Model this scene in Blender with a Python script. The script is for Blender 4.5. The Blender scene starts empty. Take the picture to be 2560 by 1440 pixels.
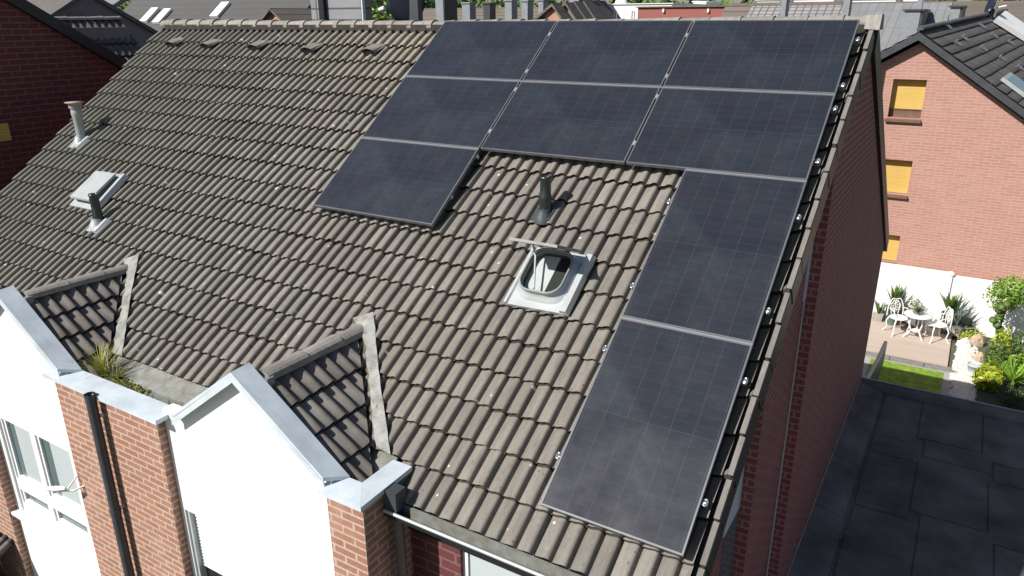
import bpy, bmesh, math, random
from mathutils import Vector, Matrix
S = bpy.context.scene
COL = S.collection
# ------------------------------------------------------------------ camera, light, exposure
CAM = Vector((6.52866, -8.91700, 0.03316))
CR = Vector((0.853682, 0.520770, -0.005174)); CU = Vector((-0.173114, 0.293122, 0.940272)); CF = Vector((-0.491181, 0.801797, -0.340385))
FOC = 1864.27
cd = bpy.data.cameras.new('camera'); cam = bpy.data.objects.new('camera', cd); COL.objects.link(cam)
M = Matrix.Identity(4)
for i in range(3):
    M[i][0] = CR[i]; M[i][1] = CU[i]; M[i][2] = -CF[i]; M[i][3] = CAM[i]
cam.matrix_world = M
cd.sensor_width = 36; cd.lens = FOC / 2560 * 36; cd.clip_start = 0.1; cd.clip_end = 2000
S.camera = cam
SUN = Vector((-.37, -.67, .64)).normalized()
W = bpy.data.worlds.new("World"); S.world = W; W.use_nodes = True
nt = W.node_tree; bgn = nt.nodes['Background']; sky = nt.nodes.new('ShaderNodeTexSky')
sky.sky_type = 'NISHITA'; sky.sun_disc = False
sky.sun_elevation = math.asin(SUN.z); sky.sun_rotation = math.atan2(SUN.x, SUN.y) % (2 * math.pi)
nt.links.new(sky.outputs[0], bgn.inputs[0]); bgn.inputs[1].default_value = 0.058
sl = bpy.data.lights.new('sun', 'SUN'); sl.energy = 4.8; sl.angle = math.radians(.5); sl.color = (1, .955, .89)
so = bpy.data.objects.new('sun', sl); COL.objects.link(so)
so.rotation_euler = SUN.to_track_quat('Z', 'Y').to_euler(); so.location = (-20, -30, 30)
S.view_settings.view_transform = 'Standard'; S.view_settings.look = 'None'
S.view_settings.exposure = 0.42; S.view_settings.gamma = 1
TH = 0.63433188; CT, ST = math.cos(TH), math.sin(TH)
def R(u, v, h=0.): return Vector((u, -v * CT - h * ST, -v * ST + h * CT))     # roof slope: across, down, out
def ray(px, py): return CF * FOC + CR * (px - 1280) - CU * (py - 720)
def at(px, py, Y): d = ray(px, py); return CAM + d * ((Y - CAM.y) / d.y)
def atx(px, py, X): d = ray(px, py); return CAM + d * ((X - CAM.x) / d.x)
def atz(px, py, Z): d = ray(px, py); return CAM + d * ((Z - CAM.z) / d.z)
GZ = -9.0
rnd = random.Random(7)
# ------------------------------------------------------------------ materials
MATS = {}
def nodes(name):
    m = bpy.data.materials.new(name); m.use_nodes = True; MATS[name] = m
    t = m.node_tree; return m, t, t.nodes['Principled BSDF']
def N(t, ty, **kw):
    n = t.nodes.new(ty)
    for k, v in kw.items(): setattr(n, k, v)
    return n
def mix(t, f, a, b, bt='MIX'):
    n = N(t, 'ShaderNodeMix', data_type='RGBA', blend_type=bt)
    for s, v in ((n.inputs[0], f), (n.inputs[6], a), (n.inputs[7], b)):
        if hasattr(v, 'links') or hasattr(v, 'is_linked'): t.links.new(v, s)
        elif isinstance(v, (int, float)): s.default_value = v
        else: s.default_value = (*v, 1)
    return n.outputs[2]
def noise(t, vec, scale, detail=4, rough=.6, sc=None):
    if sc:
        mp = N(t, 'ShaderNodeMapping'); t.links.new(vec, mp.inputs[0]); mp.inputs[3].default_value = sc; vec = mp.outputs[0]
    n = N(t, 'ShaderNodeTexNoise'); t.links.new(vec, n.inputs[0]); n.inputs['Scale'].default_value = scale
    n.inputs['Detail'].default_value = detail; n.inputs['Roughness'].default_value = rough; return n.outputs[0]
def ramp(t, f, a, b, ca=0., cb=1.):
    n = N(t, 'ShaderNodeMapRange'); t.links.new(f, n.inputs[0])
    n.inputs[1].default_value = a; n.inputs[2].default_value = b; n.inputs[3].default_value = ca; n.inputs[4].default_value = cb
    return n.outputs[0]
def bump(t, p, h, strength=.3, dist=.01):
    b = N(t, 'ShaderNodeBump'); b.inputs['Strength'].default_value = strength; b.inputs['Distance'].default_value = dist
    t.links.new(h, b.inputs['Height']); t.links.new(b.outputs[0], p.inputs['Normal'])
def plain(name, c, rough=.6, metal=0., var=.12, vs=6., bmp=.0, c2=None, uv=False, spec=None, sc=None):
    m, t, p = nodes(name)
    tc = N(t, 'ShaderNodeTexCoord'); v = tc.outputs['UV' if uv else 'Object']
    n = noise(t, v, vs, 5, .6, sc); d = c2 or tuple(x * (1 - 2.4 * var) for x in c)
    t.links.new(mix(t, ramp(t, n, .35, .68), c, d), p.inputs['Base Color'])
    p.inputs['Roughness'].default_value = rough; p.inputs['Metallic'].default_value = metal
    if spec is not None: p.inputs['Specular IOR Level'].default_value = spec
    if bmp: bump(t, p, noise(t, v, vs * 6, 4), bmp)
    return m
def bricks(name, c1, c2, mor, bw=.25, bh=.077, ms=.012, stain=None, var=.35):
    m, t, p = nodes(name)
    uv = N(t, 'ShaderNodeTexCoord').outputs['UV']
    b = N(t, 'ShaderNodeTexBrick'); t.links.new(uv, b.inputs[0])
    b.inputs['Color1'].default_value = (*c1, 1); b.inputs['Color2'].default_value = (*c2, 1); b.inputs['Mortar'].default_value = (*mor, 1)
    b.inputs['Scale'].default_value = 1; b.inputs['Mortar Size'].default_value = ms; b.inputs['Mortar Smooth'].default_value = .3
    b.inputs['Brick Width'].default_value = bw; b.inputs['Row Height'].default_value = bh; b.offset = .5
    n = noise(t, uv, 1.3, 6, .65); n2 = noise(t, uv, 25, 3)
    c = mix(t, ramp(t, n, .3, .7, 0, var), b.outputs[0], tuple(x * .45 for x in c1))
    c = mix(t, ramp(t, n2, .35, .7, 0, .3), c, tuple(x * .5 for x in c2))
    if stain: c = mix(t, ramp(t, noise(t, uv, 1.1, 5, .7, (1, .5, 1)), .5, .72, 0, .6), c, stain)
    t.links.new(c, p.inputs['Base Color']); p.inputs['Roughness'].default_value = .85
    bump(t, p, b.outputs['Fac'], -.6, .006)
    return m
bricks('pier_brick', (.40, .195, .13), (.31, .15, .105), (.52, .43, .35), stain=(.52, .38, .33), var=.2)
bricks('gable_brick', (.29, .07, .065), (.22, .06, .06), (.36, .22, .21), bw=.25, bh=.08, var=.3)
bricks('dark_brick', (.15, .036, .036), (.11, .03, .032), (.20, .11, .11), bw=.32, bh=.10, var=.2)
bricks('pink_brick', (.47, .265, .21), (.42, .215, .165), (.52, .335, .275), bw=.34, bh=.085, ms=.014, var=.16)
plain('white_render', (.82, .82, .81), .8, var=.01, vs=2)
plain('white_plastic', (.78, .79, .80), .45, var=.02)
plain('white_iron', (.82, .80, .77), .5, var=.03)
plain('grey_plastic', (.42, .46, .45), .5, var=.05)
plain('zinc_coping', (.60, .67, .73), .45, .0, var=.05, vs=3.5, bmp=.12, c2=(.46, .51, .56))
plain('rim_grey', (.27, .30, .29), .5)
plain('zinc_new', (.50, .53, .54), .4, .3, var=.06, vs=5)
plain('lead', (.27, .275, .265), .6, .1, var=.12, vs=7, bmp=.2)
plain('valley_lead', (.31, .315, .30), .6, .05, var=.12, vs=9, c2=(.15, .15, .135), bmp=.5)
plain('weathered_zinc', (.28, .29, .28), .6, .2, var=.14, vs=9, c2=(.17, .17, .13), bmp=.2)
plain('black_metal', (.02, .021, .025), .45, .2)  # black trim; also painted shade on the gutter underside and wall top
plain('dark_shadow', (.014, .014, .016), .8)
plain('anthracite', (.055, .06, .07), .5)
plain('pipe_green', (.018, .026, .027), .35, var=.1, spec=.7)
plain('pipe_dark', (.06, .075, .08), .4)
plain('pipe_grey', (.33, .36, .36), .5, var=.08)
plain('steel', (.72, .74, .76), .18, .9, var=.05)
plain('alu', (.50, .52, .55), .35, .6, var=.05)
plain('bitumen', (.185, .168, .158), .75, var=.2, vs=1.3, bmp=.5, c2=(.075, .069, .066), spec=.35)
plain('debris_and_gap', (.16, .13, .08), .9, var=.3, vs=22, bmp=.8, c2=(.05, .045, .02))
plain('moss', (.17, .18, .03), .95, var=.3, vs=22, bmp=.8, c2=(.045, .05, .012))
plain('grass_blade', (.40, .42, .10), .6, var=.1)
plain('dry_stem', (.38, .34, .27), .8)
plain('fibre', (.26, .16, .09), .9, var=.3, vs=25)

plain('brown_sill', (.17, .10, .07), .7)
plain('patio', (.52, .43, .36), .8, var=.06, vs=1.5, sc=(.3, 6, 1))
plain('kerb_stone', (.27, .26, .24), .85, var=.15, vs=10)
plain('concrete', (.42, .41, .38), .8, var=.08)
plain('lawn', (.24, .40, .03), .9, var=.22, vs=5, bmp=.6)
plain('white_stone', (.74, .70, .64), .75, var=.08)
plain('tan_stone', (.55, .42, .30), .8, var=.15)
plain('leaf_dark', (.055, .095, .03), .55)
plain('leaf_mid', (.10, .17, .03), .55, c2=(.05, .10, .02))
plain('leaf_bright', (.22, .36, .035), .5, c2=(.10, .20, .02), vs=3)
plain('leaf_yellow', (.36, .42, .03), .5, c2=(.22, .28, .02), vs=3)
plain('leaf_blue', (.25, .34, .27), .5)
plain('agave', (.11, .20, .035), .45, c2=(.05, .10, .02))
plain('teal_glaze', (.10, .17, .17), .25, spec=.8)
plain('slate_pot', (.16, .165, .175), .6)
plain('stone_pot', (.40, .37, .33), .8)
plain('dark_render', (.21, .18, .19), .85, var=.05)
plain('asphalt_roof', (.175, .17, .165), .85, var=.06, vs=.6)
plain('navy', (.018, .022, .038), .4)
plain('far_red', (.30, .105, .085), .85, var=.04)
plain('far_pink', (.48, .27, .20), .85)
plain('far_brown', (.17, .14, .12), .85, var=.1)
plain('far_white', (.78, .79, .78), .7, var=.01)
plain('slate_clad', (.24, .26, .28), .6, var=.08)
plain('trunk', (.12, .09, .06), .9)
plain('ground', (.10, .11, .07), .95, vs=.2)
plain('pipe_brown', (.12, .105, .095), .5, var=.1)
plain('rust', (.36, .28, .25), .7)
plain('blue_white', (.55, .60, .66), .5, var=.02)
def glassy(name, c, rough=.06, spec=.9):
    m, t, p = nodes(name); p.inputs['Base Color'].default_value = (*c, 1); p.inputs['Roughness'].default_value = rough
    p.inputs['Specular IOR Level'].default_value = spec; return m
glassy('window_glass', (.10, .15, .16), .05); glassy('pale_blind', (.48, .54, .56), .15)
glassy('dark_window', (.02, .025, .03), .08)
# concrete roof tile
def tile_mat(name, base, dark, red, spots=True):
    m, t, p = nodes(name)
    uv = N(t, 'ShaderNodeTexCoord').outputs['UV']
    tint = N(t, 'ShaderNodeAttribute', attribute_name='tint').outputs['Fac']
    c = mix(t, ramp(t, tint, 0, 1, 0, .9), base, tuple(x * .66 for x in base))
    c = mix(t, ramp(t, noise(t, uv, .55, 4, .6), .42, .66, 0, .6), c, red)
    c = mix(t, ramp(t, noise(t, uv, 3., 6, .72, (3, .7, 1)), .44, .72, 0, .85), c, dark)
    c = mix(t, ramp(t, noise(t, uv, 26, 5, .75), .5, .8, 0, .45), c, tuple(x * .45 for x in base))
    c = mix(t, ramp(t, noise(t, uv, 9, 5, .7, (2.2, 1, 1)), .60, .74, 0, .38), c, tuple(min(1, x * 1.55) for x in base))
    # broad damp-dark patches and greener weathering away from the sunny gable
    c = mix(t, ramp(t, noise(t, uv, 1.1, 6, .75), .50, .70, 0, .45), c, tuple(x * .55 for x in base))
    c = mix(t, ramp(t, noise(t, uv, 14, 6, .8, (1.5, .8, 1)), .56, .70, 0, .65), c, (.055, .048, .036))
    c = mix(t, ramp(t, noise(t, uv, 5, 6, .8), .60, .72, 0, .5), c, (.33, .31, .27))
    if spots:
        gx = N(t, 'ShaderNodeSeparateXYZ'); t.links.new(uv, gx.inputs[0])
        c = mix(t, ramp(t, gx.outputs[0], -1., -5., 0, .38), c, (.150, .158, .125))
        # yellowish lichen crust in the upper courses beside the panels, pitted with black
        sx = N(t, 'ShaderNodeSeparateXYZ'); t.links.new(uv, sx.inputs[0])
        a = ramp(t, sx.outputs[1], -1.6, -.05, 0, 1); b = ramp(t, sx.outputs[0], -4.2, -.2, 0, 1)
        mm = N(t, 'ShaderNodeMath', operation='MULTIPLY'); t.links.new(a, mm.inputs[0]); t.links.new(b, mm.inputs[1])
        m2 = N(t, 'ShaderNodeMath', operation='MULTIPLY'); t.links.new(mm.outputs[0], m2.inputs[0])
        t.links.new(ramp(t, noise(t, uv, 7, 5, .7), .38, .62), m2.inputs[1])
        c = mix(t, m2.outputs[0], c, (.29, .265, .19))
        m3 = N(t, 'ShaderNodeMath', operation='MULTIPLY'); t.links.new(mm.outputs[0], m3.inputs[0])
        t.links.new(ramp(t, noise(t, uv, 19, 3, .6), .60, .66), m3.inputs[1])
        c = mix(t, m3.outputs[0], c, (.05, .04, .02))
        for sc, thr, wmax in ((2.1, .055, .95), (5.5, .10, .8), (9., .10, .75)):
            vo = N(t, 'ShaderNodeTexVoronoi'); t.links.new(uv, vo.inputs[0]); vo.inputs['Scale'].default_value = sc
            keep = N(t, 'ShaderNodeSeparateColor'); t.links.new(vo.outputs['Color'], keep.inputs[0])
            k = ramp(t, keep.outputs[0], .50, .52)
            mm = N(t, 'ShaderNodeMath', operation='MULTIPLY'); t.links.new(k, mm.inputs[0])
            t.links.new(ramp(t, vo.outputs['Distance'], thr, thr * .75, 0, wmax), mm.inputs[1])
            c = mix(t, mm.outputs[0], c, (.62, .58, .50) if sc != 9. else (.06, .05, .04))
    t.links.new(c, p.inputs['Base Color']); p.inputs['Roughness'].default_value = .82
    bump(t, p, noise(t, uv, 60, 4, .7), .35, .004)
tile_mat('roof_tile', (.222, .208, .184), (.115, .104, .090), (.20, .170, .147))
tile_mat('ridge_tile', (.31, .30, .275), (.13, .12, .10), (.31, .28, .25), False)
plain('tile_edge', (.045, .038, .03), .9, var=.2, vs=15)  # lip dirt, darkened further to paint in the shaded course joints
tile_mat('verge_tile', (.215, .205, .19), (.10, .09, .08), (.21, .19, .17), False)
tile_mat('dark_tile', (.13, .12, .115), (.06, .055, .05), (.13, .11, .10), False)
tile_mat('flat_tile', (.135, .12, .11), (.07, .062, .058), (.14, .115, .105), False)
# solar cells
m, t, p = nodes('solar_cells')
uv = N(t, 'ShaderNodeTexCoord').outputs['UV']
def gridline(sx, sy, w, off=.0):
    b = N(t, 'ShaderNodeTexBrick'); t.links.new(uv, b.inputs[0]); b.offset = off
    b.inputs['Scale'].default_value = 1; b.inputs['Mortar Size'].default_value = w; b.inputs['Mortar Smooth'].default_value = .4
    b.inputs['Brick Width'].default_value = sx; b.inputs['Row Height'].default_value = sy
    b.inputs['Color1'].default_value = (0, 0, 0, 1); b.inputs['Color2'].default_value = (1, 1, 1, 1)
    return b
g1 = gridline(.1785, .0905, .0016); c = mix(t, ramp(t, g1.outputs['Color'], 0, 1), (.015, .018, .026), (.022, .020, .028))
c = mix(t, ramp(t, noise(t, uv, 1.7, 3), .4, .65, 0, .8), c, (.019, .025, .033))
c = mix(t, ramp(t, g1.outputs['Fac'], 0, 1, 0, .36), c, (.065, .08, .11))
g2 = gridline(.1785, 10, .0014); c = mix(t, ramp(t, g2.outputs['Fac'], 0, 1, 0, .45), c, (.08, .095, .125))
c = mix(t, ramp(t, noise(t, uv, 2.2, 7, .8), .5, .8, 0, .15), c, (.10, .105, .115))
t.links.new(c, p.inputs['Base Color']); t.links.new(ramp(t, noise(t, uv, 1.2, 5, .7), .3, .7, .22, .42), p.inputs['Roughness']); p.inputs['Specular IOR Level'].default_value = .5
bump(t, p, noise(t, uv, 2.5, 2, .5), .12, .02)
p.inputs['Coat Weight'].default_value = .5; p.inputs['Coat Roughness'].default_value = .12
# clad grids for far roofs
def grid_mat(name, c1, c2, line, bw, bh, ms, off=0.):
    m, t, p = nodes(name); uv = N(t, 'ShaderNodeTexCoord').outputs['UV']
    b = N(t, 'ShaderNodeTexBrick'); t.links.new(uv, b.inputs[0]); b.offset = off
    b.inputs['Color1'].default_value = (*c1, 1); b.inputs['Color2'].default_value = (*c2, 1); b.inputs['Mortar'].default_value = (*line, 1)
    b.inputs['Scale'].default_value = 1; b.inputs['Mortar Size'].default_value = ms
    b.inputs['Brick Width'].default_value = bw; b.inputs['Row Height'].default_value = bh
    t.links.new(mix(t, ramp(t, noise(t, uv, .8, 5, .7), .35, .7, 0, .4), b.outputs[0], tuple(x * .6 for x in c1)), p.inputs['Base Color'])
    p.inputs['Roughness'].default_value = .75; bump(t, p, b.outputs['Fac'], -.5, .02)
grid_mat('yellow_board', (.66, .45, .12), (.63, .42, .11), (.50, .33, .09), 9, .055, .008)
grid_mat('pale_tile_roof', (.30, .29, .29), (.24, .235, .235), (.08, .08, .085), .22, .20, .022)
grid_mat('slate_roof', (.235, .24, .25), (.20, .205, .215), (.13, .13, .135), .45, 2.2, .02)
grid_mat('plank_clad', (.20, .19, .185), (.26, .28, .30), (.06, .06, .06), 4, .34, .03)
grid_mat('brown_tiles', (.175, .145, .12), (.145, .12, .10), (.06, .05, .045), 3, .36, .03)
grid_mat('asphalt_courses', (.085, .083, .08), (.078, .076, .074), (.055, .054, .052), 9, .40, .02)
# ------------------------------------------------------------------ mesh helpers
class MB:
    def __init__(s): s.v = []; s.f = []; s.mi = []; s.sm = []
    def add(s, vs, fs, smooth=False, mi=0):
        o = len(s.v); s.v += [tuple(x) for x in vs]; s.f += [[o + i for i in f] for f in fs]
        s.mi += [mi] * len(fs); s.sm += [smooth] * len(fs); return s
    def box(s, a, b, mi=0):
        x0, y0, z0 = [min(p, q) for p, q in zip(a, b)]; x1, y1, z1 = [max(p, q) for p, q in zip(a, b)]
        vs = [(x0,y0,z0),(x1,y0,z0),(x1,y1,z0),(x0,y1,z0),(x0,y0,z1),(x1,y0,z1),(x1,y1,z1),(x0,y1,z1)]
        return s.add(vs, [(3,2,1,0),(4,5,6,7),(0,1,5,4),(1,2,6,5),(2,3,7,6),(3,0,4,7)], mi=mi)
    def hexa(s, lo, hi, mi=0):    # two quads, corresponding corners
        vs = [Vector(p) for p in lo] + [Vector(p) for p in hi]; n = len(lo)
        return s.add(vs, [tuple(range(n))[::-1], tuple(range(n, 2 * n))] + [(i, (i + 1) % n, n + (i + 1) % n, n + i) for i in range(n)], mi=mi)
    def prism(s, poly, d, mi=0): d = Vector(d); return s.hexa(poly, [Vector(p) + d for p in poly], mi)
    def tube(s, pts, r, n=10, caps=True, smooth=True, mi=0):
        pts = [Vector(p) for p in pts]; rr = r if isinstance(r, (list, tuple)) else [r] * len(pts)
        rings = []; up = None
        for i, p in enumerate(pts):
            d = (pts[min(i + 1, len(pts) - 1)] - pts[max(i - 1, 0)]).normalized()
            if up is None: up = d.orthogonal().normalized()
            a = (up - d * up.dot(d)).normalized(); b = d.cross(a); up = a
            rings.append([p + (a * math.cos(k * 2 * math.pi / n) + b * math.sin(k * 2 * math.pi / n)) * rr[i] for k in range(n)])
        vs = [q for r_ in rings for q in r_]; fs = []
        for i in range(len(pts) - 1):
            for k in range(n): fs.append((i * n + k, i * n + (k + 1) % n, (i + 1) * n + (k + 1) % n, (i + 1) * n + k))
        s.add(vs, fs, smooth, mi)
        if caps:
            s.add(rings[0], [tuple(range(n))[::-1]], mi=mi); s.add(rings[-1], [tuple(range(n))], mi=mi)
        return s
    def lathe(s, c, prof, n=16, ax=(0, 0, 1), smooth=True, mi=0):
        c = Vector(c); ax = Vector(ax).normalized()
        return s.tube_var([c + ax * z for r, z in prof], [r for r, z in prof], ax, n, smooth, mi)
    def tube_var(s, pts, rr, ax, n, smooth, mi):
        a = ax.orthogonal().normalized(); b = ax.cross(a)
        rings = [[p + (a * math.cos(k * 2 * math.pi / n) + b * math.sin(k * 2 * math.pi / n)) * max(r, 1e-4) for k in range(n)] for p, r in zip(pts, rr)]
        fs = [(i * n + k, i * n + (k + 1) % n, (i + 1) * n + (k + 1) % n, (i + 1) * n + k) for i in range(len(pts) - 1) for k in range(n)]
        s.add([q for r_ in rings for q in r_], fs, smooth, mi)
        s.add(rings[0], [tuple(range(n))[::-1]], mi=mi); s.add(rings[-1], [tuple(range(n))], mi=mi); return s
    def slab(s, quad, t, mi=0):    # quad thickened against its normal
        q = [Vector(p) for p in quad]; n = (q[1] - q[0]).cross(q[2] - q[0]).normalized()
        return s.hexa([p - n * t for p in q], q, mi)
    def build(s, name, mat, parent=None, smooth=None):
        me = bpy.data.meshes.new(name); me.from_pydata(s.v, [], s.f)
        for m_ in (mat if isinstance(mat, list) else [mat]): me.materials.append(MATS[m_])
        me.polygons.foreach_set('material_index', s.mi); me.polygons.foreach_set('use_smooth', s.sm)
        ul = me.uv_layers.new(name='UVMap'); uvd = []
        for pl in me.polygons:
            n = pl.normal
            ax = abs(n.x) > abs(n.y)
            if abs(n.z) > .93: f = lambda c: (c.x, c.y)
            elif abs(n.z) < .15:
                f = (lambda c: (c.y, c.z)) if ax else (lambda c: (c.x, c.z))
            else:
                k = 1 / max(math.sqrt(1 - n.z * n.z), .2)
                f = (lambda c: (c.y, c.z * k)) if ax else (lambda c: (c.x, c.z * k))
            for li in pl.loop_indices: uvd += f(me.vertices[me.loops[li].vertex_index].co)
        ul.data.foreach_set('uv', uvd)
        o = bpy.data.objects.new(name, me); COL.objects.link(o)
        if parent is not None: o.parent = parent
        return o
def tag(o, label=None, cat=None, group=None, kind=None):
    for k, v in (('label', label), ('category', cat), ('group', group), ('kind', kind)):
        if v: o[k] = v
    return o
def empty(name, label, cat, group=None):
    o = bpy.data.objects.new(name, None); COL.objects.link(o); o.empty_display_size = .2
    return tag(o, label, cat, group)
def copy_tree(o, parent=None):
    c = o.copy(); COL.objects.link(c); c.parent = parent
    for ch in list(o.children): copy_tree(ch, c)
    return c
def recenter(root, loc):        # put the thing's Empty at its base, keeping the meshes where they stand
    loc = Vector(loc); root.location = loc
    for ch in root.children: ch.location = ch.location - loc
    return root
# ------------------------------------------------------------------ roof tiles: one mesh per slope
HALF = [(0,-.020),(.007,-.001),(.030,.003),(.050,.009),(.068,.021),(.085,.033),(.103,.0395),(.120,.039),(.131,.031),(.138,.008),(.143,-.020)]
PROF = HALF + [(.150 + x * .965, z * (.96 if z > 0 else 1)) for x, z in HALF] + [(.297, -.020)]
FLAT = [(0,.001),(.01,.004),(.10,.005),(.2,.005),(.29,.004),(.298,.001)]
def tiles(name, mat, origin, U, V, rows, cols, tw=.30, tl=.342, prof=PROF, parent=None, skip=None, clip=(), seed=1, lift=.038, amp=1., uvo=(0, 0), jit=1.):
    rg = random.Random(seed); U = Vector(U).normalized(); V = Vector(V).normalized(); Nn = V.cross(U).normalized()
    if Nn.z < 0: Nn = -Nn
    O = Vector(origin); vs = []; fs = []; uvs = []; tint = []; smo = []; mix_ = []
    k = tw / .30; n = len(prof)
    for r in rows:
        for c in cols:
            if skip and skip(c, r): continue
            du, dv, dh = rg.gauss(0, .0016) * jit, rg.gauss(0, .0042) * jit, rg.gauss(0, .0022) * jit; tilt = rg.gauss(0, .012) * jit; tn = rg.random()
            def P(x, z, v, h):
                uu = c * tw + x * k + du; vv = r * tl + v + dv
                return O + U * uu + V * vv + Nn * (z * amp + h + dh + tilt * (x - .15)), (uu + uvo[0], -vv + uvo[1])
            base = len(vs)
            for v, h in ((-.045, -.003), (.011, .001), (tl * .5, lift * .55), (tl - .006, lift), (tl, lift - .004)):
                for x, z in prof:
                    a, b = P(x, z, v, h); vs.append(a); uvs.append(b)
            for i in range(4):
                for j in range(n - 1):
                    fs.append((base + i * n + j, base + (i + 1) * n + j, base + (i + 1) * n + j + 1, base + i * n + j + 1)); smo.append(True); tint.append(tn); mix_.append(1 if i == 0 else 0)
            b2 = len(vs)
            for v, h in ((tl, lift - .004), (tl - .001, lift - .019), (tl - .07, lift - .021)):
                for x, z in prof:
                    a, b = P(x, z, v, h); vs.append(a); uvs.append(b)
            for i in range(2):
                for j in range(n - 1):
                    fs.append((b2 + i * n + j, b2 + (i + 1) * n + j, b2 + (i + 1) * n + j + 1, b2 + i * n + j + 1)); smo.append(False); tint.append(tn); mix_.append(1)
            # end faces of the tile
            for j0 in (0, n - 1):
                q = [base + 4 * n + j0, base + 3 * n + j0, base + 2 * n + j0, base + n + j0, base + j0, b2 + 2 * n + j0, b2 + n + j0]
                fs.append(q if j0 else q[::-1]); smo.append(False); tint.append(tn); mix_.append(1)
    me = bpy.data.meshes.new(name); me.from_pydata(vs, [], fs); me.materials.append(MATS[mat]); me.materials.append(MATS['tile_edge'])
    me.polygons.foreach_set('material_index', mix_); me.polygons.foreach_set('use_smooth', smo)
    ul = me.uv_layers.new(name='UVMap'); d = []
    for l in me.loops: d += uvs[l.vertex_index]
    ul.data.foreach_set('uv', d)
    at_ = me.attributes.new('tint', 'FLOAT', 'FACE'); at_.data.foreach_set('value', tint)
    if clip:
        bm = bmesh.new(); bm.from_mesh(me)
        for co, no in clip:
            bmesh.ops.bisect_plane(bm, geom=bm.verts[:] + bm.edges[:] + bm.faces[:], plane_co=co, plane_no=no, clear_outer=True)
        bm.to_mesh(me); bm.free()
    o = bpy.data.objects.new(name, me); COL.objects.link(o)
    if parent is not None: o.parent = parent
    return o
def caps_row(name, mat, a, b, n, r, parent, seed=3, sag=.0, side=None):
    """half-round ridge tiles overlapping along a->b"""
    rg = random.Random(seed); a = Vector(a); b = Vector(b); d = (b - a); L = d.length / n; d.normalize()
    if side is None: side = d.cross(Vector((0, 0, 1))).normalized()
    up = side.cross(d).normalized(); m_ = MB(); K = 9
    for i in range(n):
        s0 = a + d * (i * L - .03); s1 = a + d * ((i + 1) * L); h = rg.gauss(0, .003); tl = rg.gauss(0, .004)
        rings = []
        for t_, rr, hh in ((0, r * .90, -.004), (.12, r * .93, 0), (.85, r * 1.02, .006), (1, r * 1.05, .008), (1, r * .9, .0)):
            c = s0.lerp(s1, t_) + up * (h + hh + tl * (t_ - .5) - sag * math.sin(math.pi * i / n))
            rings.append([c + side * math.cos(math.radians(-12 + 204 * k / K)) * rr * 1.05 + up * math.sin(math.radians(-12 + 204 * k / K)) * rr * .78 for k in range(K + 1)])
        fs = [(j * (K + 1) + k, j * (K + 1) + k + 1, (j + 1) * (K + 1) + k + 1, (j + 1) * (K + 1) + k) for j in range(4) for k in range(K)]
        m_.add([q for g in rings for q in g], fs, False)
        o_ = len(m_.v) - 5 * (K + 1)
        m_.f.append([o_ + k for k in range(K + 1)]); m_.mi.append(0); m_.sm.append(False)
        m_.f.append([o_ + 4 * (K + 1) + k for k in range(K + 1)][::-1]); m_.mi.append(0); m_.sm.append(False)
    o = m_.build(name, mat, parent)
    at_ = o.data.attributes.new('tint', 'FLOAT', 'FACE'); vals = []
    per = 4 * K + 2
    for i in range(n): vals += [rg.random()] * per
    at_.data.foreach_set('value', vals); return o
# ------------------------------------------------------------------ ground
g = MB(); g.add([(-400, -120, GZ - .06), (400, -120, GZ - .06), (400, 700, GZ - .06), (-400, 700, GZ - .06)], [(0, 1, 2, 3)])
tag(g.build('ground', 'ground'), kind='structure')
# ================================================================== THE HOUSE
house = empty('brick_house', 'dark red brick house whose weathered tiled roof carries the solar panels', 'house')
HB = -.18      # height of the tile bed below the panel tops
XL, XR = -6.55, 5.45
lipv = 6.19
main_skip = lambda c, r: (r == 17 and XL + (c + .5) * .30 < 2.86) or (XL + (c + .5) * .3 > 2.98 and XL + (c + .5) * .3 < 3.68 and 0)
roof = tiles('roof', 'roof_tile', R(XL, lipv - 18 * .342, HB), (1, 0, 0), R(0, 1) - R(0, 0), range(0, 18), range(0, 40), parent=house, skip=main_skip, uvo=(XL, 0), seed=5,
             clip=[((5.385, 0, 0), (1, 0, 0))])
# underlay so that gaps read dark
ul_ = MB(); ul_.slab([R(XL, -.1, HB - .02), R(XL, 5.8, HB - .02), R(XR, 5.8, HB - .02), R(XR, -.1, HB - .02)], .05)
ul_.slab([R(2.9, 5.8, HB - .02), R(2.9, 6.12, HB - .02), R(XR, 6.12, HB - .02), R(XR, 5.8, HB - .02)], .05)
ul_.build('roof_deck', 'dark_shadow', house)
RZ = R(0, -.16, HB + .02)      # ridge
caps_row('ridge_tiles', 'ridge_tile', (-6.62, RZ.y + .06, RZ.z - .015), (5.50, RZ.y + .06, RZ.z - .01), 33, .115, roof, sag=.035)
mo = MB(); mo.box((-6.5, RZ.y - .06, RZ.z - .10), (5.42, RZ.y + .18, RZ.z - .015)); mo.build('ridge_mortar', 'tile_edge', roof)  # mortar coloured dark to stand in for the shaded gap under the caps
ec = MB(); a = Vector((5.36, RZ.y + .06, RZ.z)); ec.hexa([a + Vector((0, -.15, -.06)), a + Vector((0, -.09, .075)), a + Vector((0, .09, .075)), a + Vector((0, .15, -.06))], [a + Vector((.15, -.16, -.07)), a + Vector((.15, -.095, .085)), a + Vector((.15, .095, .085)), a + Vector((.15, .16, -.07))])
tag(ec.build('ridge_end', 'ridge_tile', roof), 'pale end cap of the ridge')
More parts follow.
